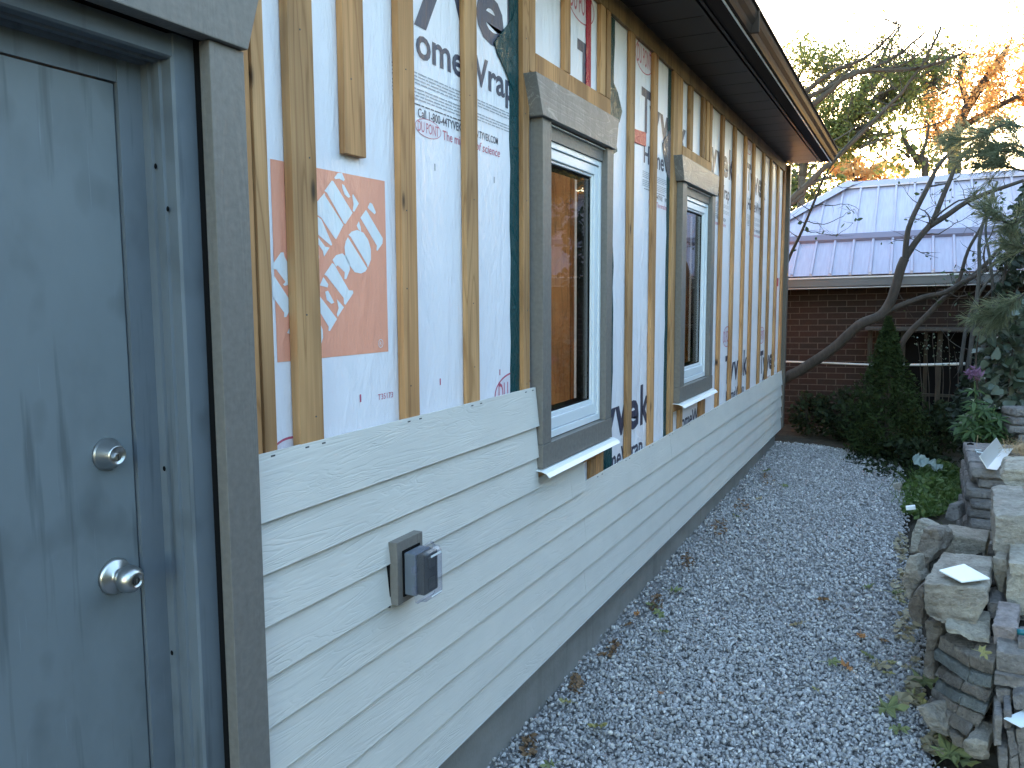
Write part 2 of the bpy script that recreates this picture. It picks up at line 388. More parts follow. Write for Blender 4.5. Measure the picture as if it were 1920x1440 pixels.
def rand_frames(n, up_bias=0.0):
    a = rng.normal(size=(n, 3)); a[:, 2] += up_bias*2; a /= np.linalg.norm(a, axis=1)[:, None]
    b = rng.normal(size=(n, 3)); b -= (b*a).sum(1)[:, None]*a; b /= np.linalg.norm(b, axis=1)[:, None]
    return a, b, np.cross(a, b)
LEAF = np.array([(-.5, 0), (-.18, .26), (.2, .24), (.5, 0), (.2, -.24), (-.18, -.26)])
def leaf_cloud(name, P, size, mt, parent=None, up=0.0, jitter=.4, shape=LEAF, fold=.0):
    n = len(P); a, b, c = rand_frames(n, up)          # a normal
    s = size*(1+jitter*rng.uniform(-1, 1, n)); k = len(shape)
    V = P[:, None, :] + s[:, None, None]*(shape[None, :, 0, None]*b[:, None, :] + shape[None, :, 1, None]*c[:, None, :])
    V += (fold*s)[:, None, None]*np.abs(shape[None, :, 1, None])*a[:, None, :]
    F = np.arange(n*k).reshape(n, k)
    return np_mesh(name, V.reshape(-1, 3), F, mt, parent)

# ==================================================================
# SETTING: ground and gravel path
# ==================================================================
g = MB(); g.add([(-60, -40, -.13), (80, -40, -.13), (80, 90, -.13), (-60, 90, -.13)], [(0, 1, 2, 3)])
tag(g.build('ground', 'soil', center=False), kind='structure')
path = [(0.0, -1.5), (1.62, -1.5), (1.52, 2.6), (1.49, 3.3), (1.46, 4.2), (1.42, 5.2), (1.36, 6.2), (1.33, 7.2), (1.36, 8.2), (1.29, 9.2), (.95, 9.75), (.4, 10.05), (-.1, 10.1)]
def path_right(y):
    ys = [p[1] for p in path[1:-3]]; xs = [p[0] for p in path[1:-3]]; return np.interp(y, ys, xs)
def dip(x, y): return -.085*np.clip((6.5-y)/3.6, 0, 1)*np.clip(1-np.asarray(x)/1.0, 0, 1)
g = MB(); PX = np.linspace(0, 1, 13); PY = np.concatenate([np.linspace(-1.5, 9.2, 60), [9.5, 9.8, 10.05]])
def right_edge(y): return float(np.interp(y, [-1.5, 2.6, 3.3, 4.2, 5.2, 6.2, 7.2, 8.2, 9.2, 9.75, 10.05], [1.62, 1.52, 1.49, 1.46, 1.42, 1.36, 1.33, 1.36, 1.29, .95, .4]))
g.add([(-.1+(right_edge(y)+.1)*u, y, -.016+float(dip(-.1+(right_edge(y)+.1)*u, y))) for y in PY for u in PX], [(j*13+i, j*13+i+1, (j+1)*13+i+1, (j+1)*13+i) for j in range(len(PY)-1) for i in range(12)])
tag(g.build('gravel_path', 'gravel_bed', center=False), kind='structure')
# gravel stones: low-poly crushed rock, one object of stuff
def icosa():
    t = (1+5**.5)/2
    v = np.array([(-1, t, 0), (1, t, 0), (-1, -t, 0), (1, -t, 0), (0, -1, t), (0, 1, t), (0, -1, -t), (0, 1, -t), (t, 0, -1), (t, 0, 1), (-t, 0, -1), (-t, 0, 1)])/1.9
    f = np.array([(0, 11, 5), (0, 5, 1), (0, 1, 7), (0, 7, 10), (0, 10, 11), (1, 5, 9), (5, 11, 4), (11, 10, 2), (10, 7, 6), (7, 1, 8), (3, 9, 4), (3, 4, 2), (3, 2, 6), (3, 6, 8), (3, 8, 9), (4, 9, 5), (2, 4, 11), (6, 2, 10), (8, 6, 7), (9, 8, 1)])
    return v, f
IV, IF = icosa()
def in_path(x, y):
    top = np.interp(x, [-.1, .4, .95, 1.29, 1.36], [10.1, 10.05, 9.75, 9.2, 8.3]); return (x < path_right(y)+rng.normal(0, .03, x.shape)) & (y < top)
def stones(n, x0, x1, y0, y1, s0, s1, z0, z1):
    x = rng.uniform(x0, x1, n); y = rng.uniform(y0, y1, n); ok = in_path(x, y); x, y = x[ok], y[ok]; n = len(x)
    near = np.clip(1-(x+.03)/.16, 0, 1); keep = rng.uniform(0, 1, n) > near*.55; x, y = x[keep], y[keep]; n = len(x)
    s = s0+(s1-s0)*rng.uniform(0, 1, n)**2
    a, b, c = rand_frames(n); B = np.stack([a, b, c], 1)
    sc = np.stack([s, s*rng.uniform(.55, .95, n), s*rng.uniform(.30, .70, n)], 1)*.55
    loc = IV[None]*(1+rng.uniform(-.38, .38, (n, 12, 3)))*sc[:, None, :]
    V = np.einsum('nij,njk->nik', loc, B); V += np.stack([x, y, rng.uniform(z0, z1, n)+dip(x, y)], 1)[:, None, :]
    F = IF[None]+12*np.arange(n)[:, None, None]
    return V.reshape(-1, 3), F.reshape(-1, 3)
sets = [stones(36000, -.07, 1.65, 1.6, 4.6, .012, .029, -.012, .010), stones(32000, -.1, 1.5, 4.6, 10.2, .014, .030, -.012, .010)]
V = np.concatenate([s[0] for s in sets]); F = np.concatenate([sets[0][1], sets[1][1]+len(sets[0][0])])
tag(np_mesh('gravel', V, F, 'gravel'), 'crushed grey gravel covering the path beside the house', 'gravel', kind='stuff')

# ==================================================================
# HOUSE
# ==================================================================
house = empty('house', (0, 0, 0))
tag(house, 'house side wall under renovation, half clad in pale clapboards over white printed wrap', 'house')
XF, XT, XW = -.018, -.038, -.040      # furring face, furring back, wrap plane
Y0, Y1 = 1.430, 9.90                  # wall run right of the door
W1 = dict(y0=3.129, y1=3.80, ta=3.043, tb=3.88, z0=1.137, z1=2.44)
W2 = dict(y0=5.315, y1=6.035, ta=5.205, tb=6.135, z0=1.150, z1=2.45)

# sheathing with window openings (thin boxes around openings)
def wall_cells(b, x0, x1, ys, zs, holes):
    for i in range(len(ys)-1):
        for j in range(len(zs)-1):
            yc, zc = (ys[i]+ys[i+1])/2, (zs[j]+zs[j+1])/2
            if any(h[0] < yc < h[1] and h[2] < zc < h[3] for h in holes): continue
            b.box(x0, x1, ys[i], ys[i+1], zs[j], zs[j+1])
holes = [(W['y0']-.01, W['y1']+.01, W['z0']-.01, W['z1']+.01) for W in (W1, W2)] + [(.15, 1.335, .1, 2.29)]
ys = sorted({-2.0, .15, 1.335, 1.40, 3.119, 3.81, 5.305, 6.045, Y1}); zs = sorted({.19, 1.127, 1.14, 2.29, 2.43, 2.46, 3.2})
b = MB(); wall_cells(b, -.16, -.044, ys, zs, holes); b.build('sheathing', 'osb', house)
b = MB(); wall_cells(b, XW-.002, XW, [1.40, 3.119, 3.81, 5.305, 6.045, Y1], [.19, 1.127, 1.14, 2.43, 2.46, 3.195], holes)
wrap = b.build('house_wrap', 'wrap', house); wrap['label'] = 'white printed wrap between the wood strips'
# rest of the body: end wall, back, roof, floor, interior partition (opening at the back lets the sky in)
b = MB(); b.box(-5.0, -.16, Y1-.12, Y1, -.1, 3.2); b.build('end_wall', 'osb', house)
b = MB(); b.box(-5.0, -.16, -2.0, -1.88, -.1, 3.2); b.build('near_wall', 'osb', house)
b = MB(); b.box(-5.0, -4.88, -1.88, .5, .1, 3.2); b.box(-5.0, -4.88, 4.9, 5.3, .1, 2.6); b.box(-5.0, -4.88, .5, Y1-.12, 2.6, 3.2); b.build('back_wall', 'osb', house)
b = MB(); b.box(-4.88, -.16, -1.88, Y1-.12, .08, .19); b.build('floor', 'osb', house)
ll = bpy.data.lights.new('unseen_room_lamp', 'POINT'); ll.energy = 2.4; ll.color = (1, .70, .45); ll.shadow_soft_size = .12
lo = bpy.data.objects.new('unseen_room_lamp', ll); COL.objects.link(lo); lo.location = (-1.9, 2.6, 2.5)     # unseen lamp; its room shows warm through the near pane
b = MB(); b.box(-2.6, -.20, 4.25, 4.31, .19, 3.1); b.box(-2.6, -.20, 6.7, 6.76, .19, 3.1)
b.build('partition', 'osb', house)
b = MB(); b.box(-1.0, -.16, -1.88, Y1-.12, 3.1, 3.19); b.build('ceiling', 'osb', house)
b = MB(); b.add([(.47, -2.3, 3.335), (.47, Y1+.05, 3.335), (-2.0, Y1+.05, 4.64), (-2.0, -2.3, 4.64), (-2.4, -2.3, 4.4), (-2.4, Y1+.05, 4.4),
                 (.40, -2.3, 3.30), (.40, Y1+.05, 3.30), (-2.0, Y1+.05, 4.59), (-2.0, -2.3, 4.59), (-2.35, -2.3, 4.36), (-2.35, Y1+.05, 4.36)],
                [(0, 1, 2, 3), (3, 2, 5, 4), (6, 9, 8, 7), (9, 10, 11, 8), (0, 6, 7, 1), (4, 5, 11, 10), (1, 7, 8, 2), (2, 8, 11, 5), (0, 3, 9, 6), (3, 4, 10, 9)])
b.build('roof', 'shingle', house)
b = MB(); b.box(-4.9, -.062, -2, Y1-.01, -.2, .195); b.build('foundation', 'concrete', house)

# ---- furring strips
def strip(y0, y1, z0, z1, xf=XF, mt='spruce', lab=None, xb=XT):
    o = MB().box(xb, xf, y0, y1, z0, z1).build('furring_strip', mt, house, bevel=.0022)
    if lab: o['label'] = lab
    return o
ZT = 3.098
strip(1.432, 1.490, .2, ZT, -.024); strip(1.4925, 1.534, .2, ZT)
strip(1.612, 1.704, .2, ZT, -.012, lab='wide knotty wood strip crossing the orange print')
strip(1.832, 1.926, 2.125, ZT, lab='short wood strip ending above the orange print')
strip(2.091, 2.174, .2, ZT, -.015); strip(2.491, 2.576, .2, ZT); strip(2.943, 3.000, .2, ZT); strip(3.0025, 3.042, .2, 1.02); strip(3.0025, 3.060, 2.61, ZT)
strip(4.250, 4.332, .2, ZT); strip(4.675, 4.759, .2, ZT, mt='spruce'); strip(5.100, 5.150, .2, ZT); strip(5.1525, 5.200, .2, ZT); strip(5.205, 5.330, 2.61, ZT, -.022)
for y1 in (6.584, 7.054, 7.524, 7.930, 8.462, 8.923, 9.396): strip(y1-.088, y1, .2, ZT)
strip(9.745, 9.868, .2, ZT)
# around the windows: header strips, cripples above, blocks below
strip(3.063, 3.945, 2.600, 2.690, lab='horizontal wood strip above the near window'); strip(3.358, 3.425, 2.6925, ZT); strip(3.800, 3.868, 2.6925, ZT); strip(3.886, 3.945, 2.6925, ZT)
strip(5.333, 6.150, 2.600, 2.690, lab='horizontal wood strip above the far window'); strip(5.500, 5.585, 2.6925, ZT); strip(5.860, 5.930, 2.6925, ZT); strip(5.980, 6.060, 2.6925, ZT); strip(6.085, 6.15, 2.6925, ZT)
strip(3.050, 3.775, .955, 1.025, -.020); strip(3.700, 3.775, .2, .952); strip(3.778, 3.822, .2, 1.04); strip(3.826, 3.88, .2, 1.04)
strip(5.210, 6.02, .99, 1.06, -.020); strip(5.36, 5.44, .2, .988); strip(5.94, 6.02, .2, .988); strip(6.03, 6.10, .2, 1.06)
MB().box(XT, XF, Y0+.01, Y1-.01, 3.100, 3.197).build('frieze_board', 'spruce_dark', house, bevel=.002)
# nail heads on the strips
nb = MB()
for yc, xf in ((1.46, -.024), (1.66, -.012), (1.88, XF), (2.13, -.015), (2.53, XF), (2.97, XF), (4.29, XF), (4.72, XF), (5.12, XF), (6.54, XF), (7.01, XF), (7.48, XF)):
    for z in np.arange(1.45, 3.05, .31):
        if yc == 1.88 and z < 2.2: continue
        zz = z+random.uniform(-.08, .08); yy = yc+random.uniform(-.02, .02)
        nb.lathe([(-.001, .0024), (.0010, .0024)], (xf, yy, zz), n=8)
nb.build('nail_heads', 'nail_dark', house)

# ---- siding boards (each run of board its own mesh)
def board(i, y0, y1, lab=None, z_cut=None, sag=0):
    z0 = .2+i*.127; z1 = z0+.159
    if z_cut: z1 = z_cut
    xb0, xf0 = XF+.0085, 0.0070         # bottom back / front
    xb1, xf1 = XF+.001, XF+.0078
    vs = []
    n = max(2, int((y1-y0)/.4))
    for t in range(n+1):
        y = y0+(y1-y0)*t/n; dz = random.uniform(-.0009, .0009)
        vs += [(xb0, y, z0+dz), (xf0, y, z0+dz), (xf0-.0008, y, z0+.004+dz), (xf1, y, z1+dz*.5), (xb1, y, z1+dz*.5)]
    fs = []
    for t in range(n):
        for j in range(5): fs.append((t*5+j, t*5+(j+1) % 5, (t+1)*5+(j+1) % 5, (t+1)*5+j))
    fs += [(0, 1, 2, 3, 4), tuple(n*5+j for j in (4, 3, 2, 1, 0))]
    o = MB().add(vs, fs).build('siding_board', 'clapboard', house)
    if lab: o['label'] = lab
    return o
YS = 1.436
board(8, YS, 3.037, 'topmost short clapboard ending at the near window'); board(7, YS, 3.034); board(6, YS, 3.038)
board(5, YS, 3.40); board(5, 3.402, 3.575, z_cut=.985)
for i, js in ((4, (5.1, )), (3, (3.58, 7.2)), (2, (5.1, 8.75)), (1, (3.58, 7.2)), (0, (5.1, 8.75))):
    y = YS
    for j in list(js)+[9.895]:
        board(i, y, j-.0012 if j < 9.8 else j); y = j+.0012
nb = MB()     # nail slots along the exposed top edges
for (i, ya, yb) in ((8, YS, 3.03), (4, 3.6, 9.8)):
    z = .2+i*.127+.159
    for yc in [1.47, 1.66, 2.13, 2.53, 2.97] if i == 8 else list(np.arange(3.8, 9.8, .44)):
        for d in (-.035, .03):
            nb.box(XF+.0072, XF+.0095, yc+d, yc+d+.014, z-.012, z-.008)
nb.build('nail_slots', 'nail_dark', house)
MB().box(XT, .022, 9.902, 9.985, .2, 3.19).build('corner_trim', 'dark_trim', house, bevel=.002)
MB().box(-.06, .004, Y0+.01, 9.9, .188, .1985).build('starter_strip', 'white_metal', house)

# ---- eave: soffit, frieze channel, fascia, gutter
b = MB(); n = int((Y1+2.1)/.3048)
ya = -2.2
while ya < Y1+.02:           # 12-inch vee panels
    yb = min(ya+.3048, Y1+.03); b.box(-.03, .300, ya+.004, yb-.004, 3.200, 3.212)
    for q in (.33, .66):
        pass
    ya += .3048
b.build('soffit', 'soffit_brown', house)
b = MB().box(-.03, .335, -2.2, Y1+.03, 3.2125, 3.222); b.build('soffit_backing', 'black_gap', house)
b = MB().box(.302, .318, -2.2, Y1+.03, 3.190, 3.212); b.box(.336, .352, -2.2, Y1+.03, 3.185, 3.212); b.build('soffit_channel', 'soffit_brown', house)
b = MB().box(.352, .438, -2.2, Y1+.035, 3.196, 3.210); b.build('fascia_underside', 'gutter_brown', house)
b = MB().box(.424, .438, -2.2, Y1+.035, 3.211, 3.33); b.build('fascia', 'gutter_brown', house)
prof = [(.440, 3.195), (.462, 3.195), (.470, 3.215), (.474, 3.235), (.492, 3.262), (.500, 3.290), (.500, 3.312), (.510, 3.316), (.510, 3.328), (.496, 3.328), (.494, 3.300), (.486, 3.268), (.468, 3.240), (.464, 3.220), (.458, 3.202), (.440, 3.202)]
b = MB().prism([(x, -2.2, z) for x, z in prof], (0, Y1+2.26, 0)); gut = b.build('gutter', 'gutter_brown', house)
b = MB().box(.44, .5115, 4.895, 4.915, 3.193, 3.3295); b.build('gutter_joint', 'gutter_brown', gut, bevel=.003)
b = MB().prism([(x, 0, z) for x, z in [(.44, 3.196), (.462, 3.196), (.474, 3.235), (.500, 3.29), (.508, 3.327), (.44, 3.327)]], (0, .004, 0))
for i, v in enumerate(b.v): b.v[i] = (v[0], v[1]+Y1+.061, v[2])
b.build('gutter_end_cap', 'gutter_brown', gut)
MB().box(.436, .444, -2.2, Y1+.06, 3.188, 3.1945).build('gutter_highlight', 'white_metal', gut)  # white strip painting the highlight along the gutter's lower edge

# ---- windows
def window(W, lab):
    w = empty('window', (0, 0, 0)); w.parent = house; w['label'] = lab
    ta, tb, y0, y1, z0, z1 = (W[q] for q in ('ta', 'tb', 'y0', 'y1', 'z0', 'z1'))
    zs0 = z0-.097
    for (a, c) in ((ta, y0), (y1, tb)):
        MB().box(XT, .020, a, c, z0+.001, z1-.001).build('side_trim', 'taupe_trim', w, bevel=.002)
    MB().box(XT, .0225, ta-.006, tb+.006, zs0, z0).build('sill_trim', 'taupe_trim', w, bevel=.002)
    # head board with flared, angled ends
    MB().prism([(XT, ta-.032, z1), (XT, tb+.0, z1), (XT, tb+.036, z1+.147), (XT, ta-.098, z1+.147)], (.038+.036, 0, 0)).build('head_trim', 'taupe_head', w, bevel=.002)
    # head flashing line and dark recess above the frame
    MB().box(-.03, .008, y0, y1, z1-.012, z1-.0075).build('head_flashing', 'white_metal', w)
    MB().box(-.05, -.002, y0+.001, y1-.001, z1-.065, z1-.013).build('head_filler', 'taupe_trim', w)
    # curved white drip flashing under the sill
    pr = [(XF, zs0-.004), (.024, zs0-.006), (.046, zs0-.014), (.060, zs0-.030), (.058, zs0-.032), (.044, zs0-.018), (.022, zs0-.010), (XF, zs0-.008)]
    MB().prism([(x, ta-.022, z) for x, z in pr], (0, tb-ta+.05, 0)).build('drip_flashing', 'white_metal', w)
    # vinyl frame, stepped sash, glazing bead, glass
    def ring(a, c, d, e, wd_, x0, x1, wb=None, wt=None):
        wb = wb or wd_; wt = wt or wd_
        m_ = MB(); m_.box(x0, x1, a, a+wd_, d, e); m_.box(x0, x1, c-wd_, c, d, e)
        m_.box(x0, x1, a+wd_, c-wd_, d, d+wb); m_.box(x0, x1, a+wd_, c-wd_, e-wt, e); return m_
    fz1 = z1-.066
    ring(y0+.002, y1-.002, z0+.004, fz1, .024, -.13, -.010, .030).build('frame', 'vinyl', w, bevel=.002)
    ring(y0+.028, y1-.028, z0+.037, fz1-.026, .042, -.12, -.018, .050, .042).build('sash', 'vinyl', w, bevel=.004)
    ring(y0+.0705, y1-.0705, z0+.0875, fz1-.0685, .012, -.115, -.027, .020).build('glazing_bead', 'vinyl', w, bevel=.004)
    ring(y0+.083, y1-.083, z0+.108, fz1-.083, .006, -.10, -.0365).build('gasket', 'black_gap', w)
    MB().box(-.044, -.040, y0+.084, y1-.084, z0+.109, fz1-.084).build('pane', 'glass', w)
    # wooden jamb lining inside
    ring(y0-.005, y1+.005, z0-.005, z1+.003, .02, -.30, -.165).build('jamb_lining', 'osb', w)
    return w
window(W1, 'nearer casement window reflecting orange trees'); window(W2, 'farther casement window reflecting the metal roof')

# ---- door, steel frame and painted door surround
dr = empty('door', (0, 0, 0)); dr.parent = house; dr['label'] = 'scuffed blue grey steel entry door'
MB().box(-.165, -.12, .19, 1.205, .215, 2.178).build('door_panel', 'door_steel', dr, bevel=.002)
def lock_rose(name, y, z, prof, mt='satin_nickel'):
    return MB().lathe(prof, (-.12, y, z), n=40).build(name, mt, dr, smooth=True)
dbolt = lock_rose('deadbolt', 1.141, 1.425, [(0, .034), (.004, .034), (.006, .0315), (.008, .0315), (.030, .0205), (.034, .0195), (.0345, .0175), (.033, .0170)])
MB().lathe([(-.087, .0080), (-.0855, .0076)], (0, 1.141, 1.421), n=20).build('key_cylinder', 'satin_nickel', dbolt)
MB().box(-.0856, -.0848, 1.1395, 1.1425, 1.415, 1.427).build('keyhole', 'nickel_dark', dbolt)
knob = lock_rose('door_knob', 1.143, 1.165, [(0, .0385), (.004, .0385), (.010, .034), (.013, .0185), (.020, .0155), (.024, .0165), (.029, .0225), (.036, .0275), (.046, .0290), (.056, .0265), (.064, .0205), (.068, .0155), (.0675, .0125), (.064, .0115)])
MB().lathe([(-.0565, .0085), (-.0535, .0080)], (0, 1.143, 1.164), n=20).build('key_cylinder', 'nickel_dark', knob)
MB().box(-.0537, -.0528, 1.1415, 1.1445, 1.158, 1.169).build('keyhole', 'satin_nickel', knob)
# frame section in plan: (x, y) of the right jamb; extruded in z; same section turned over the head
sec = [(-.165, 1.2085), (-.112, 1.2085), (-.112, 1.266), (-.094, 1.268), (-.0915, 1.2745), (-.080, 1.2745), (-.078, 1.270), (-.064, 1.270), (-.0615, 1.276), (-.035, 1.276), (-.030, 1.281), (-.030, 1.334), (-.165, 1.334)]
b = MB().prism([(x, y, .19) for x, y in sec], (0, 0, 2.285-.19)); jb = b.build('door_frame', 'frame_steel', dr)
secz = [(x-.002, 2.181+(y-1.2085)*.80) for x, y in sec]
b = MB().prism([(x, .12, z) for x, z in secz], (0, 1.2805-.12, 0)); b.build('frame_head', 'frame_steel', dr)
nb = MB()
for z in (1.935, 1.372, .93): nb.lathe([(0, .004), (.0006, .004)], (0, 0, 0), n=10)
b = MB()
for (x, z) in ((-.055, 1.93), (-.100, 1.372), (-.085, 2.02), (-.105, .95)):
    b.add([(x+.0045*cos(a), 1.2658 if x < -.094 else 1.2697, z+.006*sin(a)) for a in np.linspace(0, 2*pi, 10, endpoint=False)], [tuple(range(10))])
b.build('screw_holes', 'black_gap', jb)
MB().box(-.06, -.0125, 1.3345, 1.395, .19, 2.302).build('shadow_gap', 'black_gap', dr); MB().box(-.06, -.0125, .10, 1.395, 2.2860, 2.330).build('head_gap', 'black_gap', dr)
MB().box(-.010, .020, 1.330, 1.4295, .19, 2.279).build('side_trim', 'taupe_trim', dr, bevel=.0025)
b = MB().prism([(-.010, .0, 2.2805), (-.010, 1.4285, 2.2805), (-.010, 1.478, 2.43), (-.010, .0, 2.43)], (.010+.034, 0, 0)); b.build('head_trim', 'taupe_trim', dr, bevel=.0025)
MB().box(-.20, .0, .10, 1.335, .15, .21).build('threshold', 'frame_steel', dr)
# wall over and left of the door
MB().box(-.043, -.020, -2.0, 1.40, 2.44, 3.19).build('upper_panel', 'wrap', house); MB().box(-.043, -.020, -2.0, .14, .2, 2.44).build('side_panel', 'wrap', house)

# ---- films and tapes over the wrap
def film(name, pts, mt, thick=.0025, wr=.0, lab=None):
    o = MB().prism(pts, (thick, 0, 0)).build(name, mt, wrap)
    if lab: o['label'] = lab
    return o
def ragged(ya, yb, z0, z1, x=XW+.0004, amp=.006, n=26, side=0):
    a = []; c = []
    for i in range(n+1):
        z = z0+(z1-z0)*i/n; a.append((x, ya+random.uniform(-amp, amp)*(1 if side != 1 else 0), z)); c.append((x, yb+random.uniform(-amp, amp)*(1 if side != 0 else 0), z))
    return a+c[::-1]
film('green_membrane', ragged(2.868, 2.945, .25, ZT, side=0), 'green_film')
fl = [(2.925, 2.83), (2.880, 2.765), (2.800, 2.700), (2.738, 2.648), (2.765, 2.615), (2.82, 2.575), (2.865, 2.535), (2.895, 2.515), (2.93, 2.56)]
film('green_membrane', [(XW+.004, y, z) for y, z in fl], 'green_film', .002, lab='torn green membrane flap folded over the printed letters')
film('green_membrane', ragged(3.93, 4.055, .25, ZT, side=1, amp=.012), 'green_film')
fl = [(3.95, 2.86), (4.02, 2.80), (4.10, 2.76), (4.17, 2.68), (4.13, 2.62), (4.05, 2.58), (4.10, 2.47), (4.02, 2.44), (3.95, 2.50)]
film('green_membrane', [(XW+.0034, y, z) for y, z in fl], 'green_film', .002)
film('green_membrane', ragged(5.045, 5.105, .25, ZT, side=0, amp=.008), 'green_film')
fl = [(5.10, 2.76), (5.02, 2.70), (4.92, 2.64), (4.97, 2.55), (5.05, 2.46), (5.10, 2.44)]
film('grey_membrane', [(XW+.0034, y, z) for y, z in fl], 'grey_film', .002)
fl = [(6.13, 2.85), (6.20, 2.78), (6.24, 2.68), (6.20, 2.60), (6.13, 2.55)]
film('green_membrane', [(XW+.0034, y, z) for y, z in fl], 'green_film', .002)
film('red_tape', ragged(3.655, 3.715, 2.70, ZT, x=XW+.003, amp=.004), 'red_film')
film('red_tape', [(XW+.0032, y, z) for y, z in ((4.375, 2.630), (4.590, 2.645), (4.590, 2.570), (4.375, 2.560))], 'red_film', lab='square patch of red tape beside the tall letters')
film('red_tape', ragged(9.50, 9.53, 1.0, 2.85, x=XW+.003, amp=.008), 'red_film'); film('red_tape', ragged(9.40, 9.62, 1.83, 1.92, x=XW+.0035, amp=.01, n=4), 'red_film')

# ---- lettering printed on the wrap
_dg = None
def text_mesh(body, y0, z0, y1, cap, bold=0.0, shear=0.0, rot=0.0):
    cu = bpy.data.curves.new('lettering_curve', 'FONT'); cu.body = body; cu.size = 1; cu.offset = bold; cu.shear = shear; cu.resolution_u = 3
    o = bpy.data.objects.new('lettering_curve', cu); COL.objects.link(o); bpy.context.view_layer.update()
    me = bpy.data.meshes.new_from_object(o.evaluated_get(bpy.context.evaluated_depsgraph_get()))
    bpy.data.objects.remove(o); bpy.data.curves.remove(cu)
    c = np.zeros(len(me.vertices)*3); me.vertices.foreach_get('co', c); c = c.reshape(-1, 3)
    x0, x1 = c[:, 0].min(), c[:, 0].max(); sx = (y1-y0)/(x1-x0); sy = cap/.70
    fs = [tuple(p.vertices) for p in me.polygons]
    vs = np.stack([np.zeros(len(c)), y0+(c[:, 0]-x0)*sx, z0+c[:, 1]*sy], 1)
    bpy.data.meshes.remove(me); return vs, fs
XP = XW+.0012
class Prints:
    def __init__(s): s.m = {}
    def get(s, mt): return s.m.setdefault(mt, MB())
    def text(s, mt, *a, dx=0, **k):
        vs, fs = text_mesh(*a, **k); vs[:, 0] = XP+dx; s.get(mt).add(vs, fs)
    def poly(s, mt, pts, dx=0): s.get(mt).add([(XP+dx, y, z) for y, z in pts], [tuple(range(len(pts)))])
    def ell(s, mt, y, z, a, b, t, n=40, dx=0):
        v = [(XP+dx, y+a*cos(q), z+b*sin(q)) for q in np.linspace(0, 2*pi, n, endpoint=False)] + [(XP+dx, y+(a-t)*cos(q), z+(b-t)*sin(q)) for q in np.linspace(0, 2*pi, n, endpoint=False)]
        s.get(mt).add(v, [(i, (i+1) % n, n+(i+1) % n, n+i) for i in range(n)])
    def build(s, parent):
        for mt, mb in s.m.items(): mb.build('printed_lettering', mt, parent)
def oval(y, z, w, h, mt='print_red', fill=True, t=.003, P=None):
    if fill: P.poly('oval_fill', [(y+w/2*cos(q), z+h/2*sin(q)) for q in np.linspace(0, 2*pi, 36, endpoint=False)], dx=-.0005)
    P.ell(mt, y, z, w/2, h/2, t); P.text(mt, 'DU PONT', y-w*.40, z-h*.26, y+w*.40, h*.55, bold=.004)
def fine(P, y0, y1, z, n, dz, dim='print_grey'):
    for i in range(n):
        y = y0
        end = y1 if i < n-1 else y0+(y1-y0)*.55
        while y < end:
            l = random.uniform(.012, .05); P.poly(dim, [(y, z-i*dz), (min(end, y+l), z-i*dz), (min(end, y+l), z-i*dz+.0038), (y, z-i*dz+.0038)]); y += l+.005
def block(y, zb, P=None, full=True, s=1.0, big=True, ov=True, tail=True, word='Tyvek', home=True):
    P = Prints()
    for ch, a_, c_ in (('T', .055, .225), ('y', .205, .425), ('v', .415, .615), ('e', .61, .825), ('k', .855, 1.035)):
        if big and ch in word: P.text('print_navy', ch, y+a_*s, zb, y+c_*s, .222*s, bold=.03)
    if home: P.text('print_navy', 'HomeWrap', y+.108*s, zb-.172*s, y+.908*s, .098*s, bold=.022)
    if ov: oval(y+.10*s, zb+.385*s, .33*s, .17*s, t=.006, P=P)
    if not tail: P.build(wrap); return
    fine(P, y+.09, y+.90, zb-.225, 4, .010); fine(P, y+.09, y+.90, zb-.272, 4, .010)
    fine(P, y+.12, y+.90, zb-.318, 1, .01, 'print_black')
    P.text('print_navy', 'Call 1-800-44TYVEK', y+.228, zb-.352, y+.500, .027, bold=.01)
    P.text('print_navy', 'WWW.TYVEK.COM', y+.540, zb-.352, y+.770, .025, bold=.01)
    oval(y+.288, zb-.379, .155, .058, t=.0022, P=P)
    P.text('print_red', 'The miracles', y+.375, zb-.397, y+.585, .030, bold=.004); P.text('print_red', 'of science', y+.60, zb-.395, y+.785, .030, bold=.004, shear=.2); P.build(wrap)
block(2.0, 2.647, ov=False)
block(3.50, 2.655, tail=False, word='T', home=False); block(4.455, 2.655); block(6.0, 2.672); block(7.59, 2.680)
block(3.70, 1.005, tail=False, word='yvek', ov=False); block(5.27, 1.005, tail=False, ov=False, big=False); block(6.835, 1.012, tail=False); block(8.545, .945, tail=False)
P = Prints()
for y, z in ((1.897, 1.458), (2.335, 1.463), (2.771, 1.457), (2.32, 2.155), (2.735, 2.165), (4.36, 1.65)): P.poly('print_red' if z < 2 else 'print_grey', [(y, z-.011), (y+.007, z-.011), (y+.007, z+.011), (y, z+.011)])
P.text('print_red', 'T35173', 1.985, 1.443, 2.062, .017)
oval(1.60, 1.335, .17, .12, t=.006, P=P); oval(2.895, 1.370, .33, .16, t=.007, P=P); P.build(wrap); P = Prints()
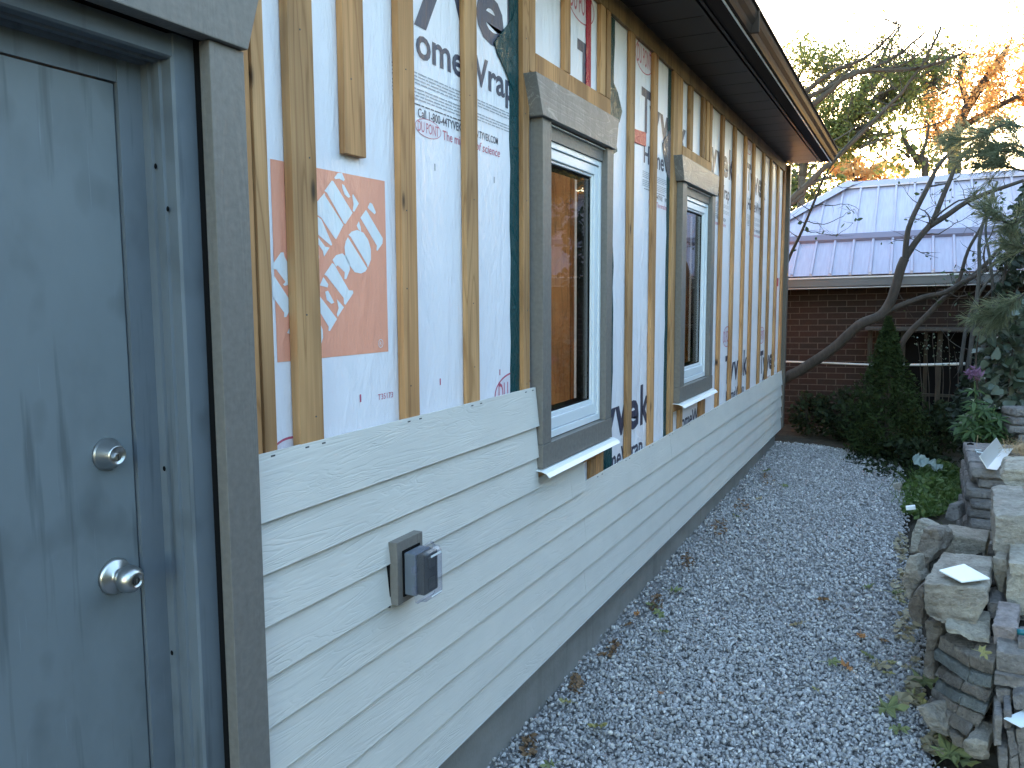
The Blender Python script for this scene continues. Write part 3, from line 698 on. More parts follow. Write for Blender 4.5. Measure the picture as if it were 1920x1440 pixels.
# orange logo square with white stencil letters set on the diagonal (traced on the wrap plane)
P.poly('print_orange', [(1.567, 1.585), (2.043, 1.582), (2.042, 2.078), (1.566, 2.074)], dx=-.0003)
def hd(*pts):
    q = [at_x(490+a/3.428, 280+b_/3.428, XP) for a, b_ in pts]; P.poly('print_white', [(v.y, v.z) for v in q], dx=.0004)
hd((68, 745), (125, 662), (143, 662), (148, 690), (178, 745), (178, 868), (150, 878), (138, 868), (155, 852), (95, 772), (72, 770))
hd((66, 790), (180, 965), (184, 1030), (160, 1078), (145, 1078), (146, 1050), (72, 945))
hd((190, 640), (230, 560), (330, 740), (300, 790))                                   # right stem of H (behind the strip)
hd((255, 545), (300, 470), (345, 500), (371, 690), (368, 740), (330, 730))           # O
hd((357, 555), (410, 625), (437, 632), (402, 690), (396, 655), (359, 600))
hd((355, 340), (405, 280), (410, 300), (528, 485), (480, 578), (470, 570), (385, 440), (358, 420))
hd((385, 450), (455, 610), (448, 620), (361, 545), (359, 430))
hd((405, 268), (452, 200), (462, 205), (586, 408), (540, 480), (530, 475), (420, 278))
hd((468, 182), (490, 152), (518, 152), (536, 195), (528, 206), (500, 188), (475, 192))
hd((518, 222), (532, 232), (572, 305), (560, 312), (535, 290), (520, 250))
hd((588, 286), (626, 348), (596, 402), (586, 395), (592, 350), (583, 300))
hd((636, 440), (672, 388), (780, 572), (778, 605), (746, 652), (738, 648), (742, 620))
hd((683, 372), (697, 342), (712, 350), (736, 405), (728, 418), (690, 384))
hd((612, 490), (626, 462), (638, 500), (640, 530), (622, 512))
hd((560, 550), (580, 528), (615, 518), (655, 535), (685, 580), (703, 640), (704, 710), (684, 760), (676, 735), (575, 565))
hd((556, 565), (680, 765), (668, 785), (640, 798), (600, 790), (565, 745), (540, 690), (534, 630), (542, 590))
hd((456, 710), (480, 680), (520, 668), (545, 690), (566, 735), (568, 775), (545, 835), (533, 832), (535, 790), (490, 745), (480, 755))
hd((404, 805), (455, 730), (468, 740), (562, 905), (588, 908), (590, 925), (540, 1000), (530, 992), (528, 955), (420, 815))
hd((375, 875), (398, 820), (430, 868), (426, 888), (395, 880)); hd((410, 915), (428, 908), (468, 985), (450, 993), (420, 968))
hd((484, 962), (530, 1015), (490, 1078), (484, 1060), (496, 1020))
hd((376, 945), (486, 1090), (440, 1168), (430, 1165), (432, 1140), (378, 1050)); hd((378, 1120), (394, 1160), (396, 1210), (384, 1255))
hd((165, 1180), (184, 1140), (192, 1200), (180, 1186)); hd((190, 1160), (300, 1000), (372, 1100), (380, 1240), (300, 1280))
P.ell('print_white', 2.004, 1.608, .0125, .0125, .0018, dx=.0004); P.text('print_white', 'R', 1.999, 1.602, 2.009, .012, dx=.0004)
P.build(wrap)

# ---- outdoor outlet on the clapboards
ol = empty('outlet_box', (0, 0, 0)); ol.parent = house; ol['label'] = 'outdoor outlet with clear cover on a grey block'
MB().box(-.016, .030, 1.966, 2.106, .836, 1.026).build('mounting_block', 'taupe_trim', ol, bevel=.002)
MB().box(-.010, .004, 1.9625, 1.9655, .828, .985).build('block_gap', 'black_gap', ol)
MB().box(.0305, .0345, 1.992, 2.084, .856, .996).build('gasket', 'black_gap', ol)
MB().box(.035, .074, 1.995, 2.082, .862, .990).build('box_body', 'box_grey', ol, bevel=.004)
MB().box(.0745, .100, 2.001, 2.079, .866, .988).build('outlet_face', 'outlet_black', ol, bevel=.004)
for z in (.895, .958): MB().box(.1003, .1025, 2.022, 2.058, z-.016, z+.016).build('socket', 'nickel_dark', ol, bevel=.0006)
b = MB()                                   # hollow clear cover: side walls and domed face
cy0, cy1, cz0, cz1 = 1.990, 2.090, .845, 1.003
def rr(x, ins, r=.012):
    a, c, d, e = cy0+ins, cy1-ins, cz0+ins, cz1-ins; out = []
    for (yc, zc, s0) in ((c-r, e-r, 0), (a+r, e-r, 1), (a+r, d+r, 2), (c-r, d+r, 3)):
        for t in range(4): q = (s0+t/3)*pi/2; out.append((x, yc+r*cos(q), zc+r*sin(q)))
    return out
loops = [rr(.072, 0), rr(.076, -.004), rr(.080, -.004), rr(.082, .001), rr(.104, .003), rr(.114, .010), rr(.117, .022)]
vs = [p for l in loops for p in l]; n = 16
b.add(vs, [(i*n+j, i*n+(j+1) % n, (i+1)*n+(j+1) % n, (i+1)*n+j) for i in range(len(loops)-1) for j in range(n)] + [tuple(range((len(loops)-1)*n, len(loops)*n))])
cv = b.build('clear_cover', 'clear_cover', ol, smooth=False)
for z in (.885, .948): MB().box(.070, .084, 1.979, 1.989, z-.011, z+.011).build('hinge_tab', 'clear_cover', ol, bevel=.002)
MB().box(.1175, .1186, 2.012, 2.070, .981, .987).build('cover_rib', 'vinyl', ol); MB().box(.1175, .1186, 2.012, 2.070, .861, .865).build('cover_rib', 'vinyl', ol)
#@@PART2
# ==================================================================
# GARAGE behind the path
# ==================================================================
gar = empty('brick_garage', (0, 11.5, 0)); gar.rotation_euler = (0, Rd(-1.1), 0)
tag(gar, 'low dark red brick garage with lavender grey metal roof', 'garage')
def L(b): # builder helper: coordinates given in world, stored relative to the garage
    b.v = [(x, y-11.5, z) for x, y, z in b.v]; return b
def gpart(b, name, mt, parent=None, **k):
    L(b); me = b.mesh(name); bm = bmesh.new(); bm.from_mesh(me); bmesh.ops.recalc_face_normals(bm, faces=bm.faces)
    if k.get('bevel'): bmesh.ops.bevel(bm, geom=bm.edges[:], offset=k['bevel'], segments=1, affect='EDGES', clamp_overlap=True)
    bm.to_mesh(me); bm.free(); o = link(name, me, mt, parent or gar); return o
GX0, GX1 = -3.2, 7.0
wallo = gpart(MB().box(GX0, GX1, 11.5, 18.5, -.6, 1.86), 'wall', 'brick')
EY, EZ, MY, MZ, RY, RZ = 11.08, 1.965, 11.76, 2.44, 13.05, 3.30
gpart(MB().box(GX0-.3, GX1+.3, EY+.06, 11.6, 1.80, 1.86), 'eave_soffit', 'gutter_grey')
gpart(MB().prism([(GX0-.35, y, z) for y, z in [(EY-.06, 1.90), (EY-.04, 1.83), (EY-.01, 1.815), (EY+.055, 1.815), (EY+.055, 1.925), (EY-.07, 1.925)]], (GX1-GX0+.7, 0, 0)), 'gutter', 'gutter_grey')
gpart(MB().box(GX0-.35, GX1+.35, EY-.078, EY+.03, 1.926, 1.944), 'gutter_lip', 'gutter_white')
gpart(MB().box(GX0-.35, GX1+.35, EY-.030, EY-.02, 1.806, 1.8135), 'gutter_bead', 'gutter_white')
HX = .46                                 # ridge starts here; hip runs down to the left corner
def zroof(y): return EZ+(MZ-EZ)*(y-EY)/(MY-EY) if y <= MY else MZ+.03+(RZ-MZ-.03)*(y-MY)/(RY-MY)
def hip_x(y): return HX-(RY-y)*1.02
b = MB(); XR = GX1+.3
b.add([(hip_x(EY), EY, EZ), (XR, EY, EZ), (XR, MY, MZ), (hip_x(MY), MY, MZ)], [(0, 1, 2, 3)])
b.add([(hip_x(MY), MY-.03, MZ+.03), (XR, MY-.03, MZ+.03), (XR, RY, RZ), (HX, RY, RZ)], [(0, 1, 2, 3)])
b.add([(hip_x(EY), EY, EZ), (HX, RY, RZ), (hip_x(EY), 2*RY-EY, EZ)], [(0, 1, 2)])
b.add([(hip_x(EY), 2*RY-EY, EZ), (HX, RY, RZ), (XR, RY, RZ), (XR, 2*RY-EY, EZ)], [(0, 1, 2, 3)])
b.add([(XR, EY, EZ), (XR, 2*RY-EY, EZ), (XR, RY, RZ)], [(0, 1, 2)])
roof = gpart(b, 'roof', 'metal_roof')
for i in range(int((XR-hip_x(EY))/.2286)):
    x = hip_x(EY)+.10+i*.2286+.03
    b = MB()
    ya, yb = EY-.012, MY
    if hip_x(MY) < x:
        b.prism([(x-.020, ya, EZ-.006), (x-.012, ya, EZ+.030), (x+.012, ya, EZ+.030), (x+.020, ya, EZ-.006)], (0, yb-ya, MZ-EZ))
    yt = RY if x > HX else RY-(HX-x)/1.02
    if yt > MY+.1 and x > hip_x(MY)+.05:
        b.prism([(x-.020, MY, MZ+.028), (x-.012, MY, MZ+.066), (x+.012, MY, MZ+.066), (x+.020, MY, MZ+.028)], (0, yt-MY, zroof(yt)-MZ-.03))
    if b.v and -1.6 < x < 4.5:
        rb = gpart(b, 'roof_rib', 'metal_roof', roof)
        s = MB()
        for yy in (EY+.12, MY+.45, MY+1.02):
            if yy < yt-.1 and (hip_x(MY) < x): z = zroof(yy)+.024; s.box(x-.004, x+.004, yy-.004, yy+.004, z-.004, z+.004)
gpart(MB().prism([(hip_x(MY)-.02, MY-.055, MZ+.005), (hip_x(MY)-.02, MY-.045, MZ-.045), (hip_x(MY)-.02, MY+.02, MZ+.045), (hip_x(MY)-.02, MY-.02, MZ+.075)], (XR-hip_x(MY), 0, 0)), 'break_flashing', 'roof_flashing', roof)
gpart(MB().prism([(HX-.05, RY-.16, RZ-.075), (HX-.05, RY-.16, RZ-.055), (HX-.05, RY, RZ+.035), (HX-.05, RY+.16, RZ-.055), (HX-.05, RY+.16, RZ-.075), (HX-.05, RY, RZ+.01)], (XR-HX, 0, 0)), 'ridge_cap', 'roof_ridge', roof)
hp0, hp1 = Vector((hip_x(EY), EY, EZ)), Vector((HX, RY, RZ)); d = (hp1-hp0); sdv = Vector((.1, -.1, -.02))
b = MB(); b.add([hp0-sdv*1.2+Vector((0, 0, .0)), hp0+Vector((0, 0, .06)), hp0+sdv*1.2+Vector((0, 0, .03)), hp1-sdv*1.2, hp1+Vector((0, 0, .06)), hp1+sdv*1.2+Vector((0, 0, .03))], [(0, 1, 4, 3), (1, 2, 5, 4), (0, 3, 5, 2), (0, 2, 1), (3, 4, 5)])
gpart(b, 'hip_cap', 'roof_ridge', roof)
# dark window opening set in the brick, behind the trellis
wn = empty('window'); wn.parent = gar
def wpart(b, nm, mt): return gpart(b, nm, mt, wn)
wpart(MB().box(.95, 2.05, 11.488, 11.497, .05, 1.23), 'pane', 'black_gap')
for x in (.93, 1.48, 2.03): wpart(MB().box(x, x+.045, 11.46, 11.487, .05, 1.24), 'frame', 'bark_dark')
# weathered trellis in front of the wall
tr = empty('trellis', (1.4, 11.15, 0)); tag(tr, 'weathered dark wooden trellis with a roof board against the brick wall', 'trellis')
MB().box(.80, 2.75, 10.98, 11.42, 1.300, 1.335).build('roof_board', 'bark_grey', tr, bevel=.004)
for x in (.83, 1.20, 1.60, 2.02, 2.45): MB().box(x, x+.055, 11.12, 11.17, -.2, 1.299).build('post', 'bark_dark', tr, bevel=.004)
for z in (.05, .42, .02): pass
for z in (.14, .50): MB().box(.83, 2.5, 11.171, 11.20, z, z+.035).build('rail', 'bark_dark', tr, bevel=.003)
# pale pipe stretched across
pp = [at_y(1440, 677, 10.75), at_y(1560, 681, 10.75), at_y(1640, 684.5, 10.75), at_y(1740, 684, 10.75), at_y(1812, 682, 10.75)]
ppo = MB().tube(pp, [.011, .012, .013, .015, .017], 8).build('garden_pole', 'white_paint_pipe', smooth=True)
tag(ppo, 'long thin whitish pole held level in front of the brick wall', 'pole')
MB().tube([at_y(1810, 682, 10.75), at_y(1832, 681, 10.75)], .024, 8).build('end_fitting', 'black_gap', ppo)

# ==================================================================
# TREES AND PLANTS
# ==================================================================
def ppath(pts, y, dy=0.0): return [at_y(px, py, y+dy*i) for i, (px, py) in enumerate(pts)]
def smooth_path(P_, k=4):
    P_ = [Vector(p) for p in P_]; out = []
    for i in range(len(P_)-1):
        p0, p1, p2, p3 = P_[max(i-1, 0)], P_[i], P_[i+1], P_[min(i+2, len(P_)-1)]
        for t in range(k):
            u = t/k; out.append(.5*((2*p1)+(p2-p0)*u+(2*p0-5*p1+4*p2-p3)*u*u+(3*p1-p0-3*p2+p3)*u**3))
    out.append(P_[-1]); return out
def limb(b, pts, r0, r1, y=None, n=7, wob=0.0):
    q = smooth_path(ppath(pts, y) if y is not None else pts)
    if wob: q = [p+Vector((random.uniform(-wob, wob), random.uniform(-wob, wob), random.uniform(-wob, wob))) for p in q]
    k = len(q); b.tube(q, [r0+(r1-r0)*i/(k-1) for i in range(k)], n); return q
def twigs(b, base, n, length, r, spread=.8, up=.3, y_flat=1.0, kids=1):
    tips = []
    for _ in range(n):
        p = Vector(random.choice(base)); d = Vector((random.gauss(0, spread), random.gauss(0, spread)*y_flat, random.gauss(up, spread))).normalized()
        q = [p]; l = length*random.uniform(.5, 1.2)
        for s in range(4):
            d = (d+Vector((random.gauss(0, .22), random.gauss(0, .22), random.gauss(.02, .2)))).normalized(); q.append(q[-1]+d*l/4)
        b.tube(q, [r, r*.8, r*.6, r*.42, r*.25], 4); tips += q[2:]
        if kids and random.random() < .8:
            d2 = (d+Vector((random.gauss(0, .7), random.gauss(0, .7), random.gauss(.1, .6)))).normalized(); s = q[2]
            b.tube([s, s+d2*l*.25, s+d2*l*.5+Vector((0, 0, -.01))], [r*.5, r*.35, r*.2], 4); tips += [s+d2*l*.25, s+d2*l*.5]
    return tips
def around(tips, n, sd):
    T = np.array([tuple(t) for t in tips]); return T[rng.integers(0, len(T), n)]+rng.normal(0, sd, (n, 3))
def blob_points(y, ell, n, dy=1.5):
    """points in ellipsoids whose outlines sit at given picture places on the plane at distance y"""
    out = []; w = np.array([e[2]*e[3] for e in ell], float); w /= w.sum()
    for e, k in zip(ell, rng.multinomial(n, w)):
        c = at_y(e[0], e[1], y); rx = (at_y(e[0]+e[2], e[1], y)-c).length; rz = (at_y(e[0], e[1]-e[3], y)-c).length
        u = rng.normal(size=(k, 3)); u /= np.linalg.norm(u, axis=1)[:, None]; u *= rng.uniform(0, 1, (k, 1))**(1/2.4)
        p = u*np.array([rx, dy, rz])+np.array(c)
        out.append(p)
    return rng.permutation(np.concatenate(out))
def clumped(P_, scale, thr, seed=0):
    keep = [mnoise.noise(Vector((p[0]*scale+seed, p[1]*scale, p[2]*scale))) > thr for p in P_]; return P_[np.array(keep)]

# -- broad green tree far behind the garage roof
Y = 22.0
t = empty('maple_tree', tuple(at_y(1520, 420, Y).xy)+(0,)); tag(t, 'broad green tree with spreading limbs behind the left end of the garage roof', 'tree', 'trees behind the garage')
b = MB(); base = []
root = at_y(1500, 420, Y); root.z = -.2
base += limb(b, [root, at_y(1505, 330, Y), at_y(1535, 290, Y)], .09, .08)
for pts, r in (([(1535, 290), (1580, 235), (1640, 190), (1700, 150), (1745, 105)], .15), ([(1560, 258), (1620, 170), (1680, 130), (1740, 110), (1795, 108)], .10), ([(1505, 330), (1510, 240), (1545, 170), (1600, 125)], .11), ([(1535, 290), (1600, 250), (1660, 215), (1730, 160)], .10), ([(1600, 215), (1640, 140), (1665, 85), (1690, 48)], .06), ([(1505, 300), (1480, 220), (1500, 140)], .08), ([(1640, 190), (1700, 185), (1760, 150)], .06)):
    base += limb(b, pts, r, r*.3, Y)
tips = twigs(b, base[10:], 150, 1.1, .022, .7, .35)
for _k in range(16):
    x0_, y0_ = random.uniform(1500, 1640), random.uniform(170, 300); x1_ = x0_+random.uniform(60, 190); y1_ = y0_-random.uniform(30, 150)
    limb(b, [(x0_, y0_), ((x0_+x1_)/2, (y0_+y1_)/2+random.uniform(-4, 22)), (x1_, y1_)], .035, .008, Y+random.uniform(-1, 1), 5)
b.build('trunk', 'bark_grey', t, smooth=True)
E1 = [(1505, 130, 52, 62), (1560, 120, 55, 40), (1610, 210, 75, 55), (1560, 270, 60, 40), (1680, 150, 85, 40), (1650, 250, 55, 35), (1740, 130, 50, 30), (1530, 200, 55, 50), (1720, 190, 50, 35), (1590, 240, 70, 55), (1640, 170, 70, 50), (1510, 260, 40, 50)]
pts = clumped(blob_points(Y, E1, 60000, 1.8), 1.7, .08, 3)
pts = np.concatenate([pts[:20000], around(tips, 4500, .14)])
leaf_cloud('crown', pts, .07, 'leaf_green', t)
# -- bare tree behind the house corner whose long limbs slant up to the right
t = empty('bare_tree', tuple(at_y(1440, 500, 15.0).xy)+(0,)); tag(t, 'bare grey tree with long limbs slanting up from behind the eave end', 'tree', 'trees behind the garage')
b = MB(); q0 = at_y(1440, 500, 15.0); q0.z = -.2
base = limb(b, [q0, at_y(1445, 420, 15.0), at_y(1440, 330, 15.0), at_y(1452, 220, 15.0), at_y(1480, 170, 15.0)], .11, .06)
nb0 = len(base)
for pts, r in (([(1465, 200), (1505, 175), (1560, 135), (1610, 115), (1650, 85), (1685, 50)], .05), ([(1450, 240), (1520, 200), (1560, 168), (1605, 135), (1710, 130), (1760, 118), (1805, 100)], .06), ([(1443, 410), (1495, 365), (1540, 320), (1565, 300), (1625, 240), (1710, 150), (1765, 50)], .065), ([(1470, 195), (1510, 185), (1600, 140), (1680, 105), (1735, 60)], .05), ([(1605, 135), (1640, 133), (1700, 118), (1750, 80)], .03), ([(1470, 388), (1500, 370), (1520, 345), (1560, 330)], .05)):
    base += limb(b, pts, r, r*.25, 15.0, 6, .012)
twigs(b, base[nb0:], 110, .7, .010, .7, .35)
b.build('trunk', 'bark_dark', t, smooth=True)
# -- orange autumn tree
Y = 25.0
def orange_tree(cx, Y, E, n, root_px, limbs, lab, seed, world=None):
    rt = at_y(root_px[0], root_px[1], Y); rt.z = -.2
    t = empty('maple_tree', (rt.x, rt.y, 0)); tag(t, lab, 'tree', 'trees behind the garage')
    b = MB(); base = []
    for pts, r in limbs: base += limb(b, [rt if p == 0 else at_y(p[0], p[1], Y) for p in pts], r, r*.35)
    tips = twigs(b, base[len(base)//4:], 110, 1.0, .02, .7, .3)
    b.build('trunk', 'bark', t, smooth=True)
    pts = clumped(blob_points(Y, E, n*4, 2.0), 1.7, .10, seed)[:n]
    leaf_cloud('crown', np.concatenate([pts, around(tips, n//4, .15)]), .095, 'leaf_orange', t); return t
orange_tree(0, Y, [(1790, 190, 70, 50), (1850, 130, 65, 55), (1905, 160, 60, 70), (1760, 250, 45, 40), (1950, 130, 70, 80), (1860, 215, 60, 35), (1740, 170, 40, 60)], 6000, (1800, 400),
            [([0, (1790, 300), (1800, 230), (1840, 160), (1890, 90)], .2), ([(1792, 300), (1760, 250), (1735, 190)], .1), ([(1800, 240), (1870, 200), (1930, 170)], .1), ([(1815, 200), (1800, 140), (1815, 100)], .08)], 'orange leaved autumn tree glowing behind the right of the garage roof', 8)
# -- thin nearly bare tree between the two
Y = 19.0
rt = at_y(1735, 340, Y); rt.z = -.2
t = empty('bare_tree', (rt.x, rt.y, 0)); tag(t, 'small bare tree with crooked twigs over the middle of the garage roof', 'tree', 'trees behind the garage')
b = MB(); base = limb(b, [rt, at_y(1735, 330, Y), at_y(1722, 305, Y), at_y(1700, 270, Y), at_y(1690, 240, Y)], .09, .03)
base += limb(b, [at_y(1722, 305, Y), at_y(1735, 270, Y), at_y(1742, 235, Y)], .05, .02); base += limb(b, [at_y(1705, 295, Y), at_y(1685, 280, Y)], .035, .012)
tips = twigs(b, base[3:], 45, .6, .012, .8, .2); b.build('trunk', 'bark_dark', t, smooth=True)
leaf_cloud('crown', np.concatenate([around(tips, 260, .12), clumped(blob_points(Y, [(1770, 300, 60, 22), (1680, 318, 50, 18)], 900, .8), 1.6, .1)[:200]]), .10, 'leaf_green', t)
# -- far tree line, low and backlit at the left, seen through the gap beside the house corner
for (ex, lab, sd, mt, Y) in (([(1500, 370, 40, 45), (1540, 340, 45, 40), (1470, 330, 40, 60)], 'sunlit tree right beside the house corner below the eave', 5, 'leaf_green', 30.0), ([(1600, 320, 60, 30), (1660, 330, 45, 25), (1570, 300, 30, 30)], 'hazy yellowing tree low over the garage ridge', 9, 'leaf_orange', 32.0)):
    c = at_y(ex[0][0], 470, Y); c.z = -.2
    t = empty('distant_tree', (c.x, c.y, 0)); tag(t, lab, 'tree', 'trees behind the garage')
    b = MB(); base = limb(b, [c, at_y(ex[0][0]+4, 400, Y), at_y(ex[0][0]-4, 350, Y), at_y(ex[1][0], 300, Y)], .07, .03); base += limb(b, [at_y(ex[0][0]+4, 400, Y), at_y(ex[1][0], ex[1][1], Y)], .08, .03)
    tips = twigs(b, base[4:], 50, 1.4, .03); b.build('trunk', 'bark', t, smooth=True)
    pts = clumped(blob_points(Y, ex, 5000, 1.5), .9, .06, sd)[:1100]; leaf_cloud('crown', np.concatenate([pts, around(tips, 300, .2)]), .19, mt, t)

# -- unseen trees added beyond the frame to shade the yard and fill pane reflections
def side_tree(x, y, h, r, mt, n, lab, sz=.2):
    t = empty('offscreen_tree', (x, y, 0)); tag(t, lab, 'tree', 'trees at the garden edge')
    b = MB(); base = limb(b, [Vector((x, y, -.2)), Vector((x+.1, y, h*.3)), Vector((x-.1, y+.2, h*.6)), Vector((x, y, h*.9))], .2, .05)
    for k in range(7):
        a = k*2.4; z = h*(.35+.07*k); base += limb(b, [Vector((x, y, z)), Vector((x+cos(a)*r*.5, y+sin(a)*r*.5, z+h*.1)), Vector((x+cos(a)*r*.85, y+sin(a)*r*.85, z+h*.2))], .08, .02)
    b.build('trunk', 'bark', t, smooth=True)
    u = rng.normal(size=(n*3, 3)); u /= np.linalg.norm(u, axis=1)[:, None]; u *= rng.uniform(0, 1, (n*3, 1))**.4
    p = u*np.array([r, r, h*.42])+np.array([x, y, h*.60]); p = clumped(p, .8, -.02, x)[:n]; leaf_cloud('crown', p, sz, mt, t)
SIDE = [(5.6, 9.4, 5.6, 1.9, 'leaf_orange', 2600, 'bushy orange tree beyond the stone piles right of the garage'), (8.0, 5.0, 6.5, 2.6, 'leaf_dark', 2600, 'unseen dark leafy tree added to shade the right edge of the yard'),
        (8.5, -1.0, 6.5, 2.6, 'leaf_dark', 2400, 'unseen dark leafy tree added to shade the near end of the yard'), (5.0, -7.0, 6.0, 2.6, 'leaf_dark', 2200, 'unseen dark leafy tree added behind the viewpoint to cut low light'), (4.2, 12.9, 7.5, 1.7, 'leaf_orange', 2400, 'tall orange tree close behind the right end of the garage'), (5.2, 17.5, 9.5, 2.4, 'leaf_orange', 3000, 'big orange tree far back at the right of the garage'), (9.0, 14.0, 9, 2.8, 'leaf_green', 3000, 'big unseen green tree added far right of the garage')]
for a in SIDE: side_tree(*a)

# -- unseen leafy screen added right of the frame to block low sky light
t = empty('shade_hedge', (4.9, 2.5, 0)); tag(t, 'unseen dark leafy screen added to block low light from the right', 'shade_hedge')
N = 9000; P_ = np.stack([4.7+rng.normal(0, .28, N), rng.uniform(-8, 8.3, N), rng.uniform(0, 3.3, N)], 1); leaf_cloud('foliage', P_, .26, 'leaf_dark', t)
b = MB()
for y in np.arange(-8, 8.4, .8): b.tube([(4.75, y, -.1), (4.72, y+.1, 1.5), (4.78, y, 2.9)], [.04, .03, .015], 6)
b.build('stems', 'bark_dark', t)
# -- leaning multi-limbed tree in front of the garage
Y = 10.35
rt = at_y(1462, 722, Y)
t = empty('leaning_tree', (rt.x, Y, 0)); tag(t, 'leaning bare limbed tree crossing in front of the brick wall and metal roof', 'tree')
b = MB(); base = []
start = Vector((rt.x-.28, Y+.1, -.05))
base += limb(b, [start, at_y(1462, 722, Y), at_y(1500, 695, Y), at_y(1560, 655, Y), at_y(1610, 610, Y), at_y(1650, 592, Y), at_y(1672, 560, Y), at_y(1690, 500, Y), at_y(1697, 484, Y)], .066, .050, n=9)
for pts, r0, r1 in (([(1697, 486), (1700, 450), (1708, 415), (1740, 350), (1757, 315), (1778, 290), (1800, 272), (1830, 258)], .034, .016),
                    ([(1695, 488), (1716, 455), (1745, 421), (1752, 408), (1765, 375), (1782, 335), (1790, 315), (1808, 290), (1830, 275)], .038, .016),
                    ([(1743, 424), (1775, 404), (1810, 380), (1850, 362), (1885, 350), (1920, 338)], .033, .018),
                    ([(1662, 585), (1690, 572), (1715, 563), (1735, 556), (1772, 548), (1800, 532), (1850, 505), (1880, 480), (1900, 470)], .036, .02)):
    base += limb(b, pts, r0, r1, Y)
for pts in ([(1752, 408), (1790, 380), (1822, 368), (1850, 340)], [(1740, 350), (1770, 345), (1800, 330)], [(1716, 455), (1735, 440), (1760, 438), (1790, 420)], [(1810, 380), (1835, 392), (1860, 385)], [(1772, 548), (1800, 556), (1830, 545)], [(1745, 421), (1738, 400), (1722, 388)], [(1850, 505), (1845, 470), (1862, 430), (1868, 400)]):
    base += limb(b, pts, .012, .004, Y+random.uniform(-.15, .15), 6, .006)
tips = twigs(b, base[30:], 46, .34, .005, .8, .3)
b.build('trunk', 'bark', t, smooth=True)
leaf_cloud('leaves', around(tips, 90, .03), .045, 'leaf_dark', t)
# second stem behind the cedar
Y = 10.55
t = empty('leaning_tree', tuple(at_y(1680, 655, Y).xy)+(0,)); tag(t, 'straight slanting limb rising from behind the small cedar', 'tree')
b = MB(); q0 = at_y(1640, 760, Y); q0.z = 0
base = limb(b, [q0, at_y(1684, 658, Y), at_y(1740, 590, Y), at_y(1783, 548, Y), at_y(1835, 508, Y), at_y(1880, 462, Y)], .04, .022)
base += limb(b, [at_y(1783, 548, Y), at_y(1800, 520, Y), at_y(1815, 470, Y), at_y(1845, 415, Y), at_y(1856, 375, Y)], .024, .012)
tips = twigs(b, base[8:], 22, .25, .005, .8, .3)
b.build('trunk', 'bark', t, smooth=True); leaf_cloud('leaves', around(tips, 50, .03), .045, 'leaf_dark', t)
# -- thin sapling at the house corner
Y = 10.25
t = empty('sapling', (at_y(1475, 490, Y).x, Y, 0)); tag(t, 'thin twiggy sapling with a few drooping leaves beside the house corner', 'sapling')
b = MB(); q0 = at_y(1462, 545, Y)
base = limb(b, [Vector((q0.x-.25, Y, -.05)), q0, at_y(1478, 488, Y), at_y(1505, 430, Y), at_y(1530, 370, Y), at_y(1552, 320, Y), at_y(1590, 270, Y), at_y(1635, 225, Y)], .022, .007, n=6)
br = base[12:]
for pts in ([(1512, 415), (1545, 420), (1580, 405), (1602, 390)], [(1505, 430), (1530, 436), (1570, 440), (1600, 418)], [(1520, 395), (1495, 380), (1478, 372)], [(1498, 445), (1482, 435), (1470, 420)], [(1525, 385), (1560, 384), (1590, 383), (1610, 393)], [(1545, 340), (1580, 352), (1620, 340)], [(1510, 420), (1485, 405)]):
    base += limb(b, pts, .006, .002, Y+random.uniform(-.15, .15), 4, .008)
twigs(b, base[30:], 30, .22, .0025, .8, .1, kids=0); b.build('trunk', 'bark_dark', t, smooth=True)
def leaf_shape(n=7):
    return np.array([(-.5, 0), (-.3, .17), (0, .26), (.28, .16), (.5, 0), (.28, -.16), (0, -.26), (-.3, -.17)])
lp = np.array([tuple(at_y(px, py, Y+random.uniform(-.1, .1))) for px, py in ((1590, 390), (1592, 400), (1604, 412), (1580, 423), (1569, 441), (1513, 430), (1530, 447), (1543, 436), (1600, 398), (1500, 418), (1489, 470), (1612, 411), (1480, 405))])
leaf_cloud('leaves', lp, .075, 'leaf_dark', t, shape=leaf_shape(), jitter=.25)

# -- columnar cedar in front of the brick wall
Y = 9.75
c = at_y(1663, 800, Y)
t = empty('cedar_shrub', (c.x, Y, 0)); tag(t, 'small dark conical cedar standing where the gravel path ends', 'cedar')
MB().tube([(c.x, Y, -.1), (c.x, Y, .7), (c.x-.02, Y, 1.35)], [.03, .02, .006], 7).build('trunk', 'bark_dark', t)
N = 9000; zz = rng.uniform(0, 1, N)**1.35; top = 1.49
rad = np.interp(zz*top, [0, .15, .45, .75, .95, 1.15, 1.3, top], [.34, .42, .40, .30, .19, .125, .085, .012])
th = rng.uniform(0, 2*pi, N); lump = 1+.16*np.sin(th*5+zz*14)+.1*np.sin(th*9-zz*23)
rr_ = rad*lump*np.sqrt(rng.uniform(.12, 1.05, N))
p = np.stack([c.x+rr_*np.cos(th)-.03*zz, Y+rr_*np.sin(th), zz*top+.0], 1)
SPRIG = np.array([(-.5, -.05), (-.1, .16), (.15, .05), (.5, .1), (.35, -.06), (.05, -.14)])
leaf_cloud('foliage', p, .06, 'leaf_cedar', t, shape=SPRIG, up=.4)
